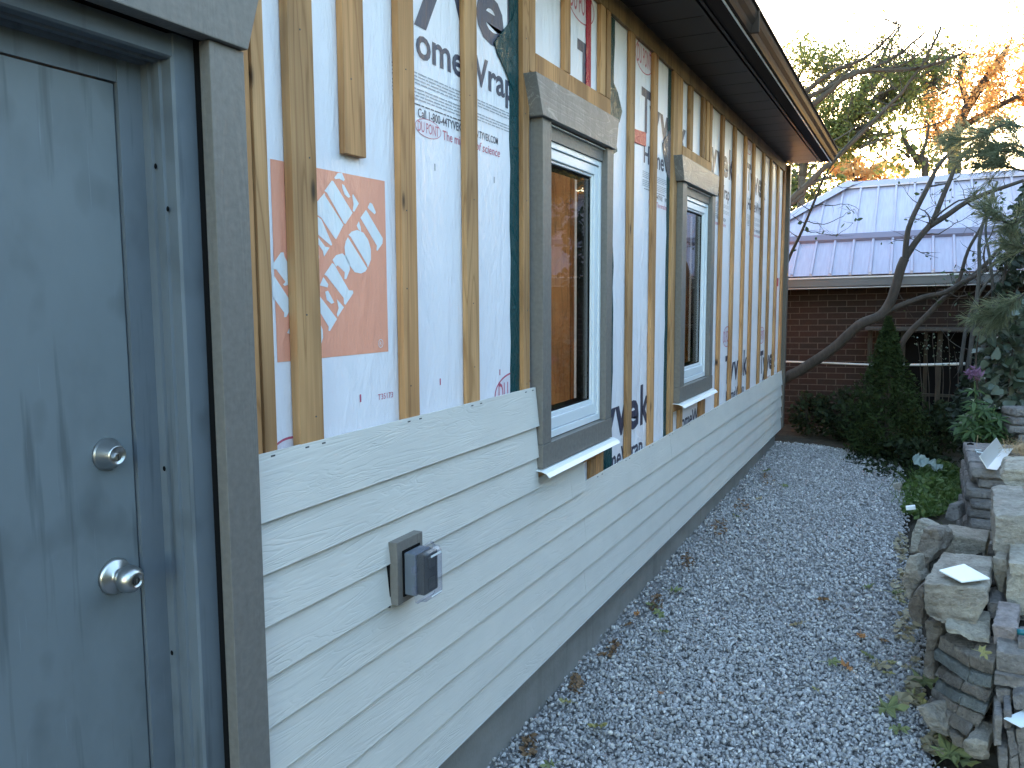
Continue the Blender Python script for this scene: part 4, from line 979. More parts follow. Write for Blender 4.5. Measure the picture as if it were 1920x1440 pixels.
# -- low dark shrubs along the foot of the brick wall
def shrub(px, py, y, rx, rz, n, mt, lab, sz=.05, name='shrub', grp=None, stems=9, dy=None):
    c = at_y(px, py, y); c.z = 0
    t = empty(name, (c.x, y, 0)); tag(t, lab, 'shrub', grp)
    b = MB(); base = []
    for k in range(stems):
        a = random.uniform(0, 2*pi); e = Vector((c.x+cos(a)*rx*random.uniform(.2, .9), y+sin(a)*(dy or rx)*random.uniform(.2, .9), rz*random.uniform(1.0, 1.9)))
        base += limb(b, [Vector((c.x+cos(a)*.05, y+sin(a)*.05, -.05)), (c+e)/2+Vector((0, 0, .05)), e], .008, .003, n=5)
    b.build('stems', 'bark_dark', t)
    u = rng.normal(size=(n*2, 3)); u /= np.linalg.norm(u, axis=1)[:, None]; u *= rng.uniform(.1, 1, (n*2, 1))**.5
    p = u*np.array([rx, dy or rx, rz])+np.array([c.x, y, rz*.9]); p = p[p[:, 2] > 0]; p = clumped(p, 5, -.12, px)[:n]
    leaf_cloud('foliage', p, sz, mt, t, up=.5); return t
shrub(1520, 830, 10.75, .30, .30, 900, 'leaf_shrub', 'low dark shrub at the foot of the brick wall nearest the house corner', .055)
shrub(1580, 840, 10.55, .36, .34, 1300, 'leaf_shrub', 'low dark spreading shrub left of the conical cedar', .06)
shrub(1760, 830, 10.2, .42, .30, 1300, 'leaf_shrub', 'dark ivy like shrub right of the conical cedar below the trellis', .07)
shrub(1700, 850, 9.35, .30, .14, 700, 'leaf_shrub', 'dark ground hugging plant at the foot of the conical cedar', .06)
# thin dry stalks standing in front of the trellis, with a few pale seed leaves
t = empty('dry_stalks', tuple(at_y(1760, 830, 10.3).xy)+(0,)); tag(t, 'thin dry stalks with small pale leaves in front of the trellis', 'plant')
b = MB(); tips = []
for px, top in ((1735, 610), (1748, 625), (1762, 640), (1775, 600), (1790, 660), (1722, 640)):
    q = at_y(1755+(px-1755)*.5, 830, 10.3); q.z = -.02
    tips += limb(b, [q, at_y(px+6, 720, 10.3), at_y(px, top, 10.3)], .006, .0025, n=5, wob=.006)[6:]
b.build('stems', 'bark', t); leaf_cloud('leaves', np.concatenate([around(tips, 60, .03), blob_points(10.3, [(1722, 632, 20, 12), (1735, 645, 12, 12), (1770, 670, 18, 20)], 30, .05)]), .026, 'leaf_lilac', t)

# -- right-hand garden: heart-leaved lilac, palmate cleome, pine boughs
HEART = np.array([(-.42, 0), (-.5, .16), (-.38, .33), (-.12, .36), (.2, .22), (.55, 0), (.2, -.22), (-.12, -.36), (-.38, -.33), (-.5, -.16)])
def leafplant(name, lab, cat, Y, stems, E, n, sz, mt, shape, bark='bark', dy=.35, r=.012, fold=.25, up=.5):
    q0 = at_y(stems[0][0][0], stems[0][0][1], Y); t = empty(name, (q0.x, Y, 0)); tag(t, lab, cat)
    b = MB()
    for s in stems: limb(b, s, r, r*.35, Y+random.uniform(-.15, .15), 6)
    b.build('stems', bark, t, smooth=True)
    leaf_cloud('leaves', blob_points(Y, E, n, dy), sz, mt, t, shape=shape, fold=fold, up=up); return t
leafplant('lilac_shrub', 'lilac bush with broad greyish heart shaped leaves above the tall paver stack', 'shrub', 8.0, [[(1850, 900), (1845, 760), (1860, 640), (1880, 560)], [(1880, 900), (1890, 740), (1905, 600)], [(1850, 820), (1830, 700), (1836, 620)]],
          [(1870, 640, 45, 50), (1905, 700, 40, 70), (1850, 690, 28, 40), (1895, 600, 35, 40), (1900, 780, 40, 50), (1860, 740, 35, 30), (1935, 650, 30, 110)], 620, .088, 'leaf_lilac', HEART)
E2 = [(1850, 720, 40, 70), (1890, 740, 50, 80), (1880, 620, 50, 60), (1940, 700, 40, 130)]
shrub(1895, 850, 8.7, .52, .66, 4200, 'leaf_bush', 'dense dark green bush filling in behind the lilac', .075)
def palmate(n, P_, size, name, mt, parent):
    Vs = []; Fs = []; o = 0
    for p in P_:
        nrm = Vector((random.gauss(-.15, .3), random.gauss(-.45, .3), 1)).normalized(); a = nrm.orthogonal().normalized(); c = nrm.cross(a); r0 = random.uniform(0, 6.28)
        for k in range(6):
            an = r0+k*2*pi/6.6; d = a*cos(an)+c*sin(an); e = nrm.cross(d); s = size*random.uniform(.8, 1.15); dr_ = -nrm*.28*s
            Vs += [p, p+d*s*.45+e*s*.14, p+d*s+dr_, p+d*s*.45-e*s*.14]; Fs.append([o, o+1, o+2, o+3]); o += 4
    return np_mesh(name, np.array([tuple(v) for v in Vs]), np.array(Fs), mt, parent)
Y = 7.5; q0 = at_y(1835, 850, Y); t = empty('flower_plant', (q0.x, Y, 0)); tag(t, 'bright green fingered plant with a faded mauve flower head behind the paver stack', 'flower')
b = MB(); limb(b, [(1838, 880), (1832, 780), (1826, 705)], .012, .005, Y, 6); limb(b, [(1845, 880), (1858, 800), (1865, 760)], .01, .004, Y, 6); b.build('stem', 'leaf_palm', t)
lp = blob_points(Y, [(1830, 790, 24, 42), (1862, 790, 26, 32), (1810, 810, 20, 20), (1870, 820, 30, 18), (1822, 745, 14, 18)], 58, .2)
palmate(0, [Vector(p) for p in lp], .105, 'leaves', 'leaf_palm', t)
PET = np.array([(-.5, 0), (0, .1), (.5, .02), (.5, -.02), (0, -.1)])
leaf_cloud('flower_head', blob_points(Y, [(1826, 700, 17, 13)], 130, .06), .05, 'flower_pink', t, shape=PET)

# -- multi-stem bare shrub at the right
Y = 9.3; q0 = at_y(1810, 780, Y); t = empty('bare_shrub', (q0.x, Y, 0)); tag(t, 'upright bare grey stems rising behind the lilac towards the pine', 'shrub')
b = MB(); base = []
for s, r in (([(1800, 800), (1822, 640), (1836, 520), (1838, 440), (1870, 340)], .026), ([(1818, 800), (1846, 640), (1878, 540), (1890, 470), (1905, 400)], .024), ([(1840, 780), (1862, 600), (1858, 500), (1848, 430), (1862, 360)], .02), ([(1830, 800), (1880, 620), (1915, 520)], .018), ([(1845, 560), (1880, 520), (1918, 470)], .012), ([(1800, 700), (1815, 600), (1850, 530), (1895, 495)], .02)):
    base += limb(b, s, r, r*.45, Y, 7)
twigs(b, base, 36, .3, .004, .8, .3); b.build('stems', 'bark_grey', t, smooth=True)
leaf_cloud('leaves', clumped(blob_points(Y, [(1895, 480, 28, 60), (1915, 420, 30, 60), (1925, 540, 40, 60), (1880, 545, 22, 26), (1940, 370, 30, 50)], 1800, .35), 5, -.05, 4)[:1000], .075, 'leaf_bush', t, shape=leaf_shape())

# -- pine boughs reaching in from the right
Y = 7.6
t = empty('pine_tree', (3.1, Y, 0)); tag(t, 'pine with long needle tufts reaching in from the right edge', 'tree')
b = MB(); trunk = limb(b, [Vector((3.1, Y+.4, -.1)), Vector((3.05, Y+.4, 1.6)), Vector((3.0, Y+.5, 4.2))], .13, .06, n=9)
tufts = []
def bough(pts, r):
    q = limb(b, [Vector((3.05, Y+.4, 1.2)) if p == 0 else at_y(p[0], p[1], Y+p[2]) for p in pts], r, r*.3, n=6)
    return q[5:]
for pts in ([(1990, 250, .2), (1930, 240, .1), (1880, 235, 0), (1840, 255, -.1), (1795, 262, -.1)], [(1990, 300, .2), (1940, 290, 0), (1905, 285, -.1)], [(1980, 330, .1), (1920, 320, 0), (1880, 312, -.1), (1862, 310, 0)],
            [(1980, 290, .3), (1930, 280, .2), (1890, 270, .1), (1850, 288, .1)], [(1985, 400, .1), (1930, 400, .1), (1895, 420, 0), (1865, 398, 0)], [(1985, 540, 0), (1930, 545, 0), (1895, 575, 0), (1870, 590, 0)], [(1985, 480, .1), (1940, 470, .1), (1905, 460, .1)]):
    q = bough(pts, .012); tufts += [(p, (q[min(i+1, len(q)-1)]-q[max(i-1, 0)]).normalized()) for i, p in enumerate(q)]
tips2 = []
for p, d in list(tufts):
    for _r in range(2):
        e = (d+Vector((random.gauss(-.2, .5), random.gauss(0, .5), random.gauss(.1, .5)))).normalized(); l = random.uniform(.10, .22)
        b.tube([p, p+e*l*.5, p+e*l], [.004, .003, .002], 4); tufts += [(p+e*l*k, e) for k in (.55, 1.0)]
b.build('trunk', 'bark', t, smooth=True)
Vs = []; 
for p, d in tufts:
    a = d.orthogonal().normalized(); c = d.cross(a)
    for k in range(30):
        th = random.uniform(0, 6.28); op = random.uniform(.25, 1.0); e = (d*(1.1-op*.6)+(a*cos(th)+c*sin(th))*op).normalized(); l = random.uniform(.085, .14)
        w = e.cross(Vector((random.gauss(0, 1), random.gauss(0, 1), random.gauss(0, 1)))).normalized()*.0015
        s = p+d*random.uniform(-.03, .02); m_ = s+e*l*.6+Vector((0, 0, -.004)); tp = s+e*l+Vector((0, 0, -.014))
        Vs += [s-w, s+w, m_+w, tp, m_-w]
V = np.array([tuple(v) for v in Vs]); np_mesh('needles', V, np.arange(len(V)).reshape(-1, 5), 'leaf_pine', t)

# -- weeds between gravel and the tall stack
def weeds(E, n, hgt, name, lab, mt='leaf_weed', sz=.05, z=0):
    P_ = []
    for (px, py, rx, ry), k in zip(E, rng.multinomial(n, [e[2]*e[3]/sum(f[2]*f[3] for f in E) for e in E])):
        for _ in range(k):
            r = math.sqrt(random.random()); a = random.uniform(0, 6.28); q = at_z(px+rx*r*cos(a), py+ry*r*sin(a), z); P_.append((q.x, q.y, z+random.random()**1.3*hgt*(1.1-r)))
    return tag(leaf_cloud(name, np.array(P_), sz, mt, up=.7, fold=.2), lab, 'weeds', kind='stuff')
weeds([(1745, 925, 55, 32), (1760, 895, 45, 25), (1730, 955, 40, 16)], 2600, .17, 'weeds', 'low green weeds between the gravel and the tall paver stack')
weeds([(1700, 880, 80, 18), (1640, 862, 60, 12), (1740, 870, 60, 15)], 900, .10, 'ground_cover', 'dark low growth along the far edge of the gravel', 'leaf_shrub', .05)
V = []
for k in range(420):                    # grass blades through the weeds
    q = at_z(1742+random.gauss(0, 30), 925+random.gauss(0, 22), 0); h_ = random.uniform(.08, .2); d = Vector((random.gauss(0, .5), random.gauss(0, .5), 1)).normalized(); w = Vector((random.gauss(0, 1), random.gauss(0, 1), 0)).normalized()*.003
    V += [q-w, q+w, q+d*h_*.6+w*.8, q+d*h_+Vector((d.x, d.y, -.15))*h_*.4, q+d*h_*.6-w*.8]
V = np.array([tuple(v) for v in V]); tag(np_mesh('grass', V, np.arange(len(V)).reshape(-1, 5), 'leaf_weed'), 'thin grass blades among the weeds', 'grass', kind='stuff')
#@@PART3
# ==================================================================
# STONE AND PAVER PILES
# ==================================================================
def rough(me, amp, scale, seed, strata=0.0):
    bm = bmesh.new(); bm.from_mesh(me); bm.normal_update(); off = Vector((seed*3.7, seed*1.3, seed*.7))
    for v in bm.verts:
        p = v.co*scale+off; d = mnoise.fractal(p, .9, 2.1, 5)*amp+mnoise.noise(p*.45)*amp*.6-amp*3.2*max(0, .16-abs(mnoise.noise(p*.8+Vector((7, 3, 1)))))
        if strata: d += strata*(mnoise.noise(Vector((v.co.x*4+seed, v.co.y*4, v.co.z*46)))*.7)
        v.co += v.normal*d
    bm.to_mesh(me); bm.free()
def remeshed(b, voxel):
    me = b.mesh('stone'); bm = bmesh.new(); bm.from_mesh(me); bmesh.ops.recalc_face_normals(bm, faces=bm.faces); bm.to_mesh(me); bm.free()
    o = bpy.data.objects.new('stone', me); COL.objects.link(o); md = o.modifiers.new('r', 'REMESH'); md.mode = 'VOXEL'; md.voxel_size = voxel
    bpy.context.view_layer.update(); out = bpy.data.meshes.new_from_object(o.evaluated_get(bpy.context.evaluated_depsgraph_get()))
    bpy.data.objects.remove(o); bpy.data.meshes.remove(me); return out
bk = MB(); YB = np.linspace(1.5, 11.4, 34); XB = [-.02, .10, .5, 1.2, 3.0, 6.0]
bk.add([(right_edge(min(y, 9.2))+dx, y, -.125 if i == 0 else (-.03 if i == 1 else -.012)+.01*sin(y*3+i)) for y in YB for i, dx in enumerate(XB)], [(j*6+i, j*6+i+1, (j+1)*6+i+1, (j+1)*6+i) for j in range(len(YB)-1) for i in range(5)])
bk.add([(-1.5, 9.95, -.02), (1.3, 9.15, -.02), (1.4, 11.6, .0), (-1.5, 11.6, .0)], [(0, 1, 2, 3)])
tag(bk.build('soil_bank', 'soil', center=False), kind='structure')
SEED = [0]
def stone(name, pts, lab, cat, mt, off=(.02, .30, .02), amp=.008, scale=9, voxel=.007, strata=.004, group=None, front=None):
    """pts: (px, py, y) front outline at real distance y; off: extrusion to the back"""
    SEED[0] += 1
    P_ = [at_y(*p) for p in pts]; b = MB(); o_ = Vector(off); c = sum(P_, Vector())/len(P_)
    back = [c+(p-c)*.93+o_ for p in P_]; n = len(P_)
    b.add(P_+back, [tuple(range(n))[::-1], tuple(range(n, 2*n))]+[(i, (i+1) % n, n+(i+1) % n, n+i) for i in range(n)])
    me = remeshed(b, voxel); rough(me, amp, scale, SEED[0], strata)
    cc = np.zeros(len(me.vertices)*3); me.vertices.foreach_get('co', cc); cc = cc.reshape(-1, 3).mean(0); me.transform(Matrix.Translation(-Vector(cc)))
    me.name = name; o = link(name, me, mt, None, False); o.location = Vector(cc); return tag(o, lab, cat, group)
def C8(*p, y): return [(1640+a/4.5, 940+b_/4.5, y) for a, b_ in p]
def C2(*p, y): return [(1600+a/4, 1080+b_/4, y) for a, b_ in p]
def C1(*p, y): return [(1600+a/4.234, 760+b_/4.234, y) for a, b_ in p]
S = stone
# S1: large block carrying the white plate
S1 = S('field_stone', C8((412, 690), (560, 700), (700, 712), (935, 745), (948, 850), (905, 935), (835, 1105), (590, 1040), (415, 965), y=3.52), 'large tan grey block with a white plate lying on it', 'stone', 'fieldstone', (.065, .46, .015), .009, 8, .007, .006)
S('field_stone', C8((402, 232), (520, 240), (558, 290), (552, 420), (440, 535), (398, 640), (345, 545), (372, 330), y=4.18), 'dark pitted stone standing upright behind the plate block', 'stone', 'brownstone', (.05, .14, .0), .012, 12)
S('field_stone', C8((562, 275), (640, 280), (960, 335), (945, 440), (930, 560), (560, 560), (560, 400), y=4.32), 'long slab lying behind the plate block against the tall stack', 'stone', 'fieldstone', (.03, .20, .01), .008)
S('field_stone', C8((352, 138), (500, 205), (640, 262), (640, 300), (420, 330), (360, 440), (285, 445), (300, 260), y=4.72), 'pale leaning slab at the back of the near pile beside the weeds', 'stone', 'limestone', (.05, .13, -.02), .008)
S('field_stone', C8((292, 452), (342, 456), (352, 600), (392, 660), (342, 725), (282, 840), (226, 650), y=4.12), 'leaning grey slab at the left edge of the near pile', 'stone', 'fieldstone', (.07, .12, 0), .008)
S('field_stone', C8((290, 830), (345, 752), (410, 690), (416, 960), (402, 1040), (322, 1000), (262, 900), y=3.85), 'dark mossy stone tucked low left of the plate block', 'stone', 'brownstone', (.07, .2, 0), .01)
S('field_stone', C2((520, 330), (600, 345), (650, 400), (640, 470), (595, 640), (600, 785), (518, 750), (528, 560), y=3.62), 'narrow brown stone standing on end under the plate block', 'stone', 'brownstone', (.08, .16, 0), .010, 12, .009)
S('field_stone', C2((680, 385), (820, 412), (900, 440), (1022, 460), (1028, 512), (880, 490), (800, 450), (700, 428), y=3.44), 'thin flaking slab sandwiched below the plate block', 'stone', 'limestone', (.02, .24, .02), .007, 14, .008)
# curved stack of flat pavers below
rows = [((650, 450), (860, 590), (1050, 650), (1045, 750), (870, 690), (630, 545)), ((600, 555), (870, 715), (1035, 765), (1030, 850), (850, 800), (600, 625)), ((640, 678), (820, 795), (1040, 872), (992, 955), (790, 862), (605, 748)),
        ((625, 782), (815, 890), (1006, 972), (985, 1050), (785, 965), (600, 855)), ((585, 842), (785, 980), (980, 1062), (930, 1140), (760, 1042), (580, 905)), ((570, 912), (735, 1035), (890, 1138), (850, 1212), (700, 1120), (530, 982))]
ordn = ['top', 'second', 'third', 'fourth', 'fifth', 'lowest']; ms = ['brownstone', 'paver_blue', 'brownstone', 'paver_blue', 'brownstone', 'brownstone']
for k, (a, m_, c, d, e, f) in enumerate(rows):
    g2 = lambda p, y: (1600+p[0]/4, 1080+p[1]/4, y)
    yl, ym, yr = 3.60, 3.40, 3.30
    em, mm = (e[0]-4, e[1]), (m_[0]-4, m_[1])
    S('concrete_paver', [g2(a, yl), g2(mm, ym), g2(em, ym), g2(f, yl)], 'left paver of the %s course in the curved leaning stack' % ordn[k], 'paver', ms[k], (.10, .16, .022), .0022, 16, .0065, .001, 'pavers in the curved leaning stack')
    S('concrete_paver', [g2((m_[0]+4, m_[1]), ym), g2(c, yr), g2(d, yr), g2((e[0]+4, e[1]), ym)], 'right paver of the %s course in the curved leaning stack' % ordn[k], 'paver', ms[k], (.06, .20, .022), .0022, 16, .0065, .001, 'pavers in the curved leaning stack')
S('field_stone', C2((460, 960), (520, 985), (600, 1060), (700, 1150), (705, 1215), (560, 1150), (480, 1020), y=3.38), 'thin wedge of stone under the curved stack beside the gravel', 'stone', 'fieldstone', (.12, .14, .0), .004, 12, .008)
S('field_stone', C2((830, 1242), (920, 1225), (1000, 1262), (1012, 1378), (900, 1372), (832, 1322), y=3.18), 'rounded mottled boulder at the foot of the curved stack', 'stone', 'fieldstone', (.05, .18, 0), .010, 10)
S('field_stone', C2((700, 1160), (830, 1215), (835, 1300), (740, 1270), y=3.34), 'small brown stone wedged beneath the curved stack', 'stone', 'brownstone', (.04, .14, 0), .006)
S('field_stone', C2((880, 1150), (1000, 1120), (1040, 1060), (1045, 1240), (960, 1240), y=3.55), 'dark stone in the gap between the two near stacks', 'stone', 'brownstone', (.06, .18, 0), .008)
# limestone blocks at the right
S('limestone_block', C1((1115, 872), (1200, 862), (1300, 872), (1420, 868), (1420, 1205), (1235, 1212), (1150, 1180), (1108, 1150), (1122, 1010), y=3.95), 'big pale limestone block with a bright flat top at the right edge', 'stone', 'limestone', (.03, .62, .0), .008, 9, .007, .006)
S('limestone_block', C1((1170, 575), (1205, 512), (1300, 505), (1420, 512), (1420, 745), (1240, 745), (1215, 640), y=4.75), 'smaller limestone block resting behind the big pale one', 'stone', 'limestone', (.03, .42, .0), .009, 9, .007, .005)
S('limestone_block', C8((1002, 480), (1120, 478), (1135, 640), (1092, 700), (1088, 850), (1005, 650), y=3.86), 'tan limestone chunk squeezed below the big pale block', 'stone', 'fieldstone', (.03, .25, 0), .010)
S('limestone_block', C8((1122, 512), (1260, 520), (1360, 530), (1360, 960), (1240, 965), (1140, 950), (1110, 850), (1098, 690), (1140, 640), y=3.66), 'cracked limestone block below the big pale one at the frame edge', 'stone', 'limestone', (.03, .30, 0), .008, 9, .007, .005)
S('concrete_paver', C8((952, 852), (1060, 845), (1140, 968), (1300, 972), (1300, 1012), (950, 985), y=3.72), 'dark paver lying under the cracked limestone block', 'paver', 'paver', (.02, .22, 0), .003, 14, .008, .001)
# right near stack of pavers
S('concrete_paver', C2((1042, 368), (1130, 378), (1232, 392), (1225, 490), (1200, 548), (1044, 512), y=3.40), 'pinkish chipped paver with a teal tube on it', 'paver', 'paver_pink', (.03, .20, .03), .004, 14, .007, .001)
S('concrete_paver', C2((1228, 482), (1400, 470), (1400, 605), (1232, 592), y=3.34), 'small rounded paver beside the pinkish one at the frame edge', 'paver', 'paver', (.02, .16, 0), .004, 14, .007, .001)
S('concrete_paver', C2((1065, 552), (1200, 585), (1420, 600), (1420, 768), (1280, 750), (1066, 716), y=3.30), 'thick grey paver below the pinkish one', 'paver', 'paver', (.02, .22, .03), .004, 12, .008, .001)
S('concrete_paver', C2((1055, 724), (1280, 760), (1420, 778), (1420, 880), (1280, 868), (1054, 818), y=3.28), 'thick grey paver third from the top of the right hand stack', 'paver', 'paver', (.02, .22, .0), .004, 12, .008, .001)
S('concrete_paver', C2((1062, 845), (1180, 858), (1182, 968), (1078, 950), y=3.28), 'short grey paver under the two thick ones', 'paver', 'paver', (.02, .20, 0), .003, 12, .007, .001)
S('concrete_paver', C2((1192, 905), (1250, 885), (1400, 885), (1400, 1020), (1205, 1005), y=3.22), 'paver with a rounded corner just above the white card', 'paver', 'paver', (.02, .18, 0), .004, 12, .007, .001)
S('concrete_paver', C2((1072, 965), (1185, 975), (1185, 1030), (1078, 1030), y=3.30), 'thin shadowed paver above the upright ones', 'paver', 'paver', (.02, .20, 0), .003, 12, .007, .001)
for pts, lab in ((((1055, 1045), (1120, 1047), (1114, 1282), (1050, 1280)), 'leftmost upright paver at the bottom right'), (((1130, 1002), (1190, 1005), (1186, 1150), (1132, 1148)), 'upright paver directly under the white card corner'), (((1150, 1165), (1200, 1162), (1242, 1332), (1176, 1368)), 'upright paver tilted to the right at the bottom right'),
                 (((1084, 1290), (1162, 1292), (1160, 1470), (1085, 1470)), 'lowest upright paver beside the mottled boulder'), (((1215, 1150), (1400, 1140), (1400, 1480), (1255, 1480)), 'broad upright paver at the bottom right corner'), (((1168, 1375), (1240, 1340), (1250, 1480), (1170, 1480)), 'small paver wedged at the very bottom between upright ones')):
    S('concrete_paver', C2(*pts, y=3.16), lab, 'paver', 'paver', (.01, .18, 0), .003, 12, .007, .001, 'upright pavers at the bottom right')
# fill stones inside the pile so nothing floats
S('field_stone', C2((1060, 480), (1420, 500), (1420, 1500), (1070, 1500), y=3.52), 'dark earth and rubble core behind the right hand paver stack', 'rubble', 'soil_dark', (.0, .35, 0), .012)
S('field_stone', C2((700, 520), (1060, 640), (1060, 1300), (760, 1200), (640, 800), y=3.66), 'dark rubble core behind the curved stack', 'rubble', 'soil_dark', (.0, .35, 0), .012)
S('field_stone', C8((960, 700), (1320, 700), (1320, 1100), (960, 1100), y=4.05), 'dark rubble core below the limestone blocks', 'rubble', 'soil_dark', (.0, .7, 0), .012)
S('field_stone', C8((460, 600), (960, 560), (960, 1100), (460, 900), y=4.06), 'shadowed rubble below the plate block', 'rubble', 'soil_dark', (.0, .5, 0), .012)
# tall stack of pavers: nine layers
def paver_mesh(sx, sy, sz, seed):
    b = MB().box(-sx/2, sx/2, -sy/2, sy/2, -sz/2, sz/2); me = b.mesh('concrete_paver'); bm = bmesh.new(); bm.from_mesh(me)
    bmesh.ops.recalc_face_normals(bm, faces=bm.faces); bmesh.ops.bevel(bm, geom=bm.edges[:], offset=.0055, segments=2, affect='EDGES')
    bmesh.ops.subdivide_edges(bm, edges=[e for e in bm.edges if e.calc_length() > .03], cuts=4, use_grid_fill=True)
    for v in bm.verts: v.co += v.normal*mnoise.fractal(v.co*22+Vector((seed, seed*2, 0)), .9, 2, 4)*.0035
    bm.to_mesh(me); bm.free(); return me
PM = [paver_mesh(.195, .20, .062, s) for s in range(5)]
PM2 = [paver_mesh(.195, .095, .062, s+9) for s in range(3)]
for me in PM+PM2:
    me.materials.append(MATS['paver']); me.polygons.foreach_set('use_smooth', [True]*len(me.polygons))
lay = ['top', 'second', 'third', 'fourth', 'fifth', 'sixth', 'seventh', 'eighth', 'ninth', 'bottom']
SX, SY = 1.72, 5.86
for k in range(10):
    z = .622-.0655*k; jx = random.uniform(-.012, .012) if k else 0
    for r_ in range(5):
        for c_ in range(3):
            if c_ == 2 and r_ > 1 and k > 0: continue
            if k and r_ in (1, 2, 3) and c_ == 1: continue
            me = random.choice(PM); o = bpy.data.objects.new('concrete_paver', me); COL.objects.link(o)
            dx = {1: .05, 2: -.012, 3: .012}.get(k, jx) if r_ == 0 and c_ == 0 else jx
            o.location = (SX+.09+c_*.203+dx, SY+.10+r_*.208+random.uniform(-.006, .006)+(.02 if r_ == 0 and k in (1, 4) else 0), z+(.006 if (r_ % 2) and k == 0 else 0)); o.rotation_euler = (random.uniform(-.01, .01), random.uniform(-.01, .01), random.uniform(-.03, .03)+(pi/2)*random.choice((0, 2)))
            if c_ == 0: lab = 'paver in the %s layer of the tall stack, %s along its left face' % (lay[k], ['first', 'second', 'third', 'fourth', 'fifth'][r_])
            elif k == 0: lab = 'paver on top of the tall stack, %s column and %s row' % (['', 'second', 'third'][c_], ['front', 'second', 'third', 'fourth', 'back'][r_])
            else: lab = 'paver in the %s layer of the tall stack, %s column, %s row' % (lay[k], ['', 'second', 'third'][c_], ['front', 'second', 'third', 'fourth', 'back'][r_])
            tag(o, lab, 'paver', 'pavers of the tall stack')
# small second stack standing on the back of it
for k, (a, m_) in enumerate((((1250, 225), (1360, 225, 1360, 275)),)): pass
bx = at_y(1908, 830, 7.35)
for k in range(3):
    for c_ in range(2):
        o = bpy.data.objects.new('concrete_paver', PM[k]); COL.objects.link(o); o.location = (bx.x+.02+c_*.21, 7.45, .70+k*.066); o.rotation_euler = (0, 0, .2+.1*k)
        tag(o, 'paver in the %s layer of the small back stack, %s side' % (['lowest', 'middle', 'top'][k], ['left', 'right'][c_]), 'paver', 'pavers of the small back stack')
for k in range(10):
    o = bpy.data.objects.new('concrete_paver', PM[k % 5]); COL.objects.link(o); o.location = (bx.x+.1, 7.45, .63-k*.066); o.rotation_euler = (0, 0, .05*k)
    tag(o, 'paver under the small back stack, hidden in its supporting column', 'paver', 'pavers supporting the small back stack')
# loose pieces by the weeds
S('concrete_paver', C1((760, 780), (830, 785), (838, 900), (780, 925), (718, 905), y=5.95), 'dark loose paver leaning against the foot of the tall stack', 'paver', 'paver', (.05, .12, 0), .003, 14, .008, .001)
S('field_stone', C1((310, 625), (360, 615), (372, 640), (365, 672), (320, 668), y=7.3), 'pale stone lying at the gravel edge near the weeds', 'stone', 'limestone', (.02, .08, 0), .006, 14, .008)

# ---- small things lying about
pl = [at_z(1640+a/4.5, 940+b_/4.5, .645) for a, b_ in ((540, 590), (735, 690), (973, 660), (755, 538))]
q = MB().prism(pl, (0, 0, .006)).build('white_plate', 'white_sheet', bevel=.0015); q.rotation_euler = (0, 0, 0); tag(q, 'flat white square plate lying on the large tan block', 'plate')
def sheet(name, quads, mt, lab, cat, th=.0025):
    b = MB()
    for qd in quads: b.prism(qd, th)
    return tag(b.build(name, mt), lab, cat)
c1 = lambda a, b_, z: at_z(1600+a/4.234, 760+b_/4.234, z)
sheet_z = .665
A0, A1 = c1(1060, 505, .660), c1(1190, 345, .664); B0, B1 = c1(1140, 515, .675), c1(1270, 342, .685); W0, W1_ = A0+Vector((-.045, .01, .075)), A1+Vector((-.045, .01, .075))
b = MB(); b.prism([A0, A1, B1, B0], (0, 0, .002)); b.prism([A0, W0, W1_, A1], (.002, 0, .0)); tag(b.build('metal_angle', 'galv'), 'bent strip of shiny metal flashing lying on top of the tall stack', 'metal flashing')
cd = [at_z(1600+a/4, 1080+b_/4, .30) for a, b_ in ((1128, 1072), (1300, 1000), (1300, 1128), (1256, 1140))]
tag(MB().prism(cd, (0, 0, .003)).build('white_card', 'white_sheet'), 'white sheet corner poking in at the lower right edge', 'sheet')
tt = [at_y(1600+a/4, 1080+b_/4, 3.36) for a, b_ in ((1228, 418), (1260, 420), (1330, 428))]
tube_o = tag(MB().tube(tt, [.0105, .0115, .0115], 12).build('plastic_tube', 'teal', smooth=True), 'short teal plastic tube lying on the pinkish paver', 'tube')
tg = [c1(905, 308, .668), c1(930, 304, .670), c1(955, 309, .668)]
tag(MB().tube(tg, [.006, .009, .006], 6).build('clip', 'black_gap'), 'small black clip on the back of the tall stack', 'clip')
b = MB()
for (x_, y_) in ((975, 355), (1000, 375), (985, 372)):
    p0 = c1(x_, y_, .668); b.tube([p0, p0+Vector((.03, -.012, .003))], .0045, 8); b.tube([p0, p0+Vector((-.004, .002, 0))], .008, 6)
tag(b.build('metal_bolts', 'galv'), 'few shiny metal bolts lying together on the tall stack', 'bolts')
wb = [(1600+a/4.234, 760+b_/4.234, 6.55) for a, b_ in ((415, 808), (490, 800), (495, 828), (420, 835))]
b = MB().prism([at_y(*p) for p in wb], (.0, .05, 0)); tag(b.build('foam_block', 'white_sheet', bevel=.003), 'small white block dropped at the gravel edge by the weeds', 'block')
# crumpled clear plastic
me = bpy.data.meshes.new('plastic_bag'); bm = bmesh.new(); bmesh.ops.create_grid(bm, x_segments=16, y_segments=10, size=.5)
pc = at_z(1738, 905, 0)
for v in bm.verts:
    x_, y_ = v.co.x, v.co.y; n_ = mnoise.fractal(Vector((x_*5, y_*5, 1.7)), .8, 2, 4)
    v.co = Vector((pc.x+x_*.24+n_*.02, pc.y+.1+y_*.12, .20-x_*.07+n_*.06+abs(y_)*-.10))
bm.to_mesh(me); bm.free(); o = link('plastic_bag', me, 'plastic_clear', None, False); sm = o.modifiers.new('s', 'SOLIDIFY'); sm.thickness = .002
tag(o, 'crumpled pale greenish plastic lying on the weeds', 'plastic')
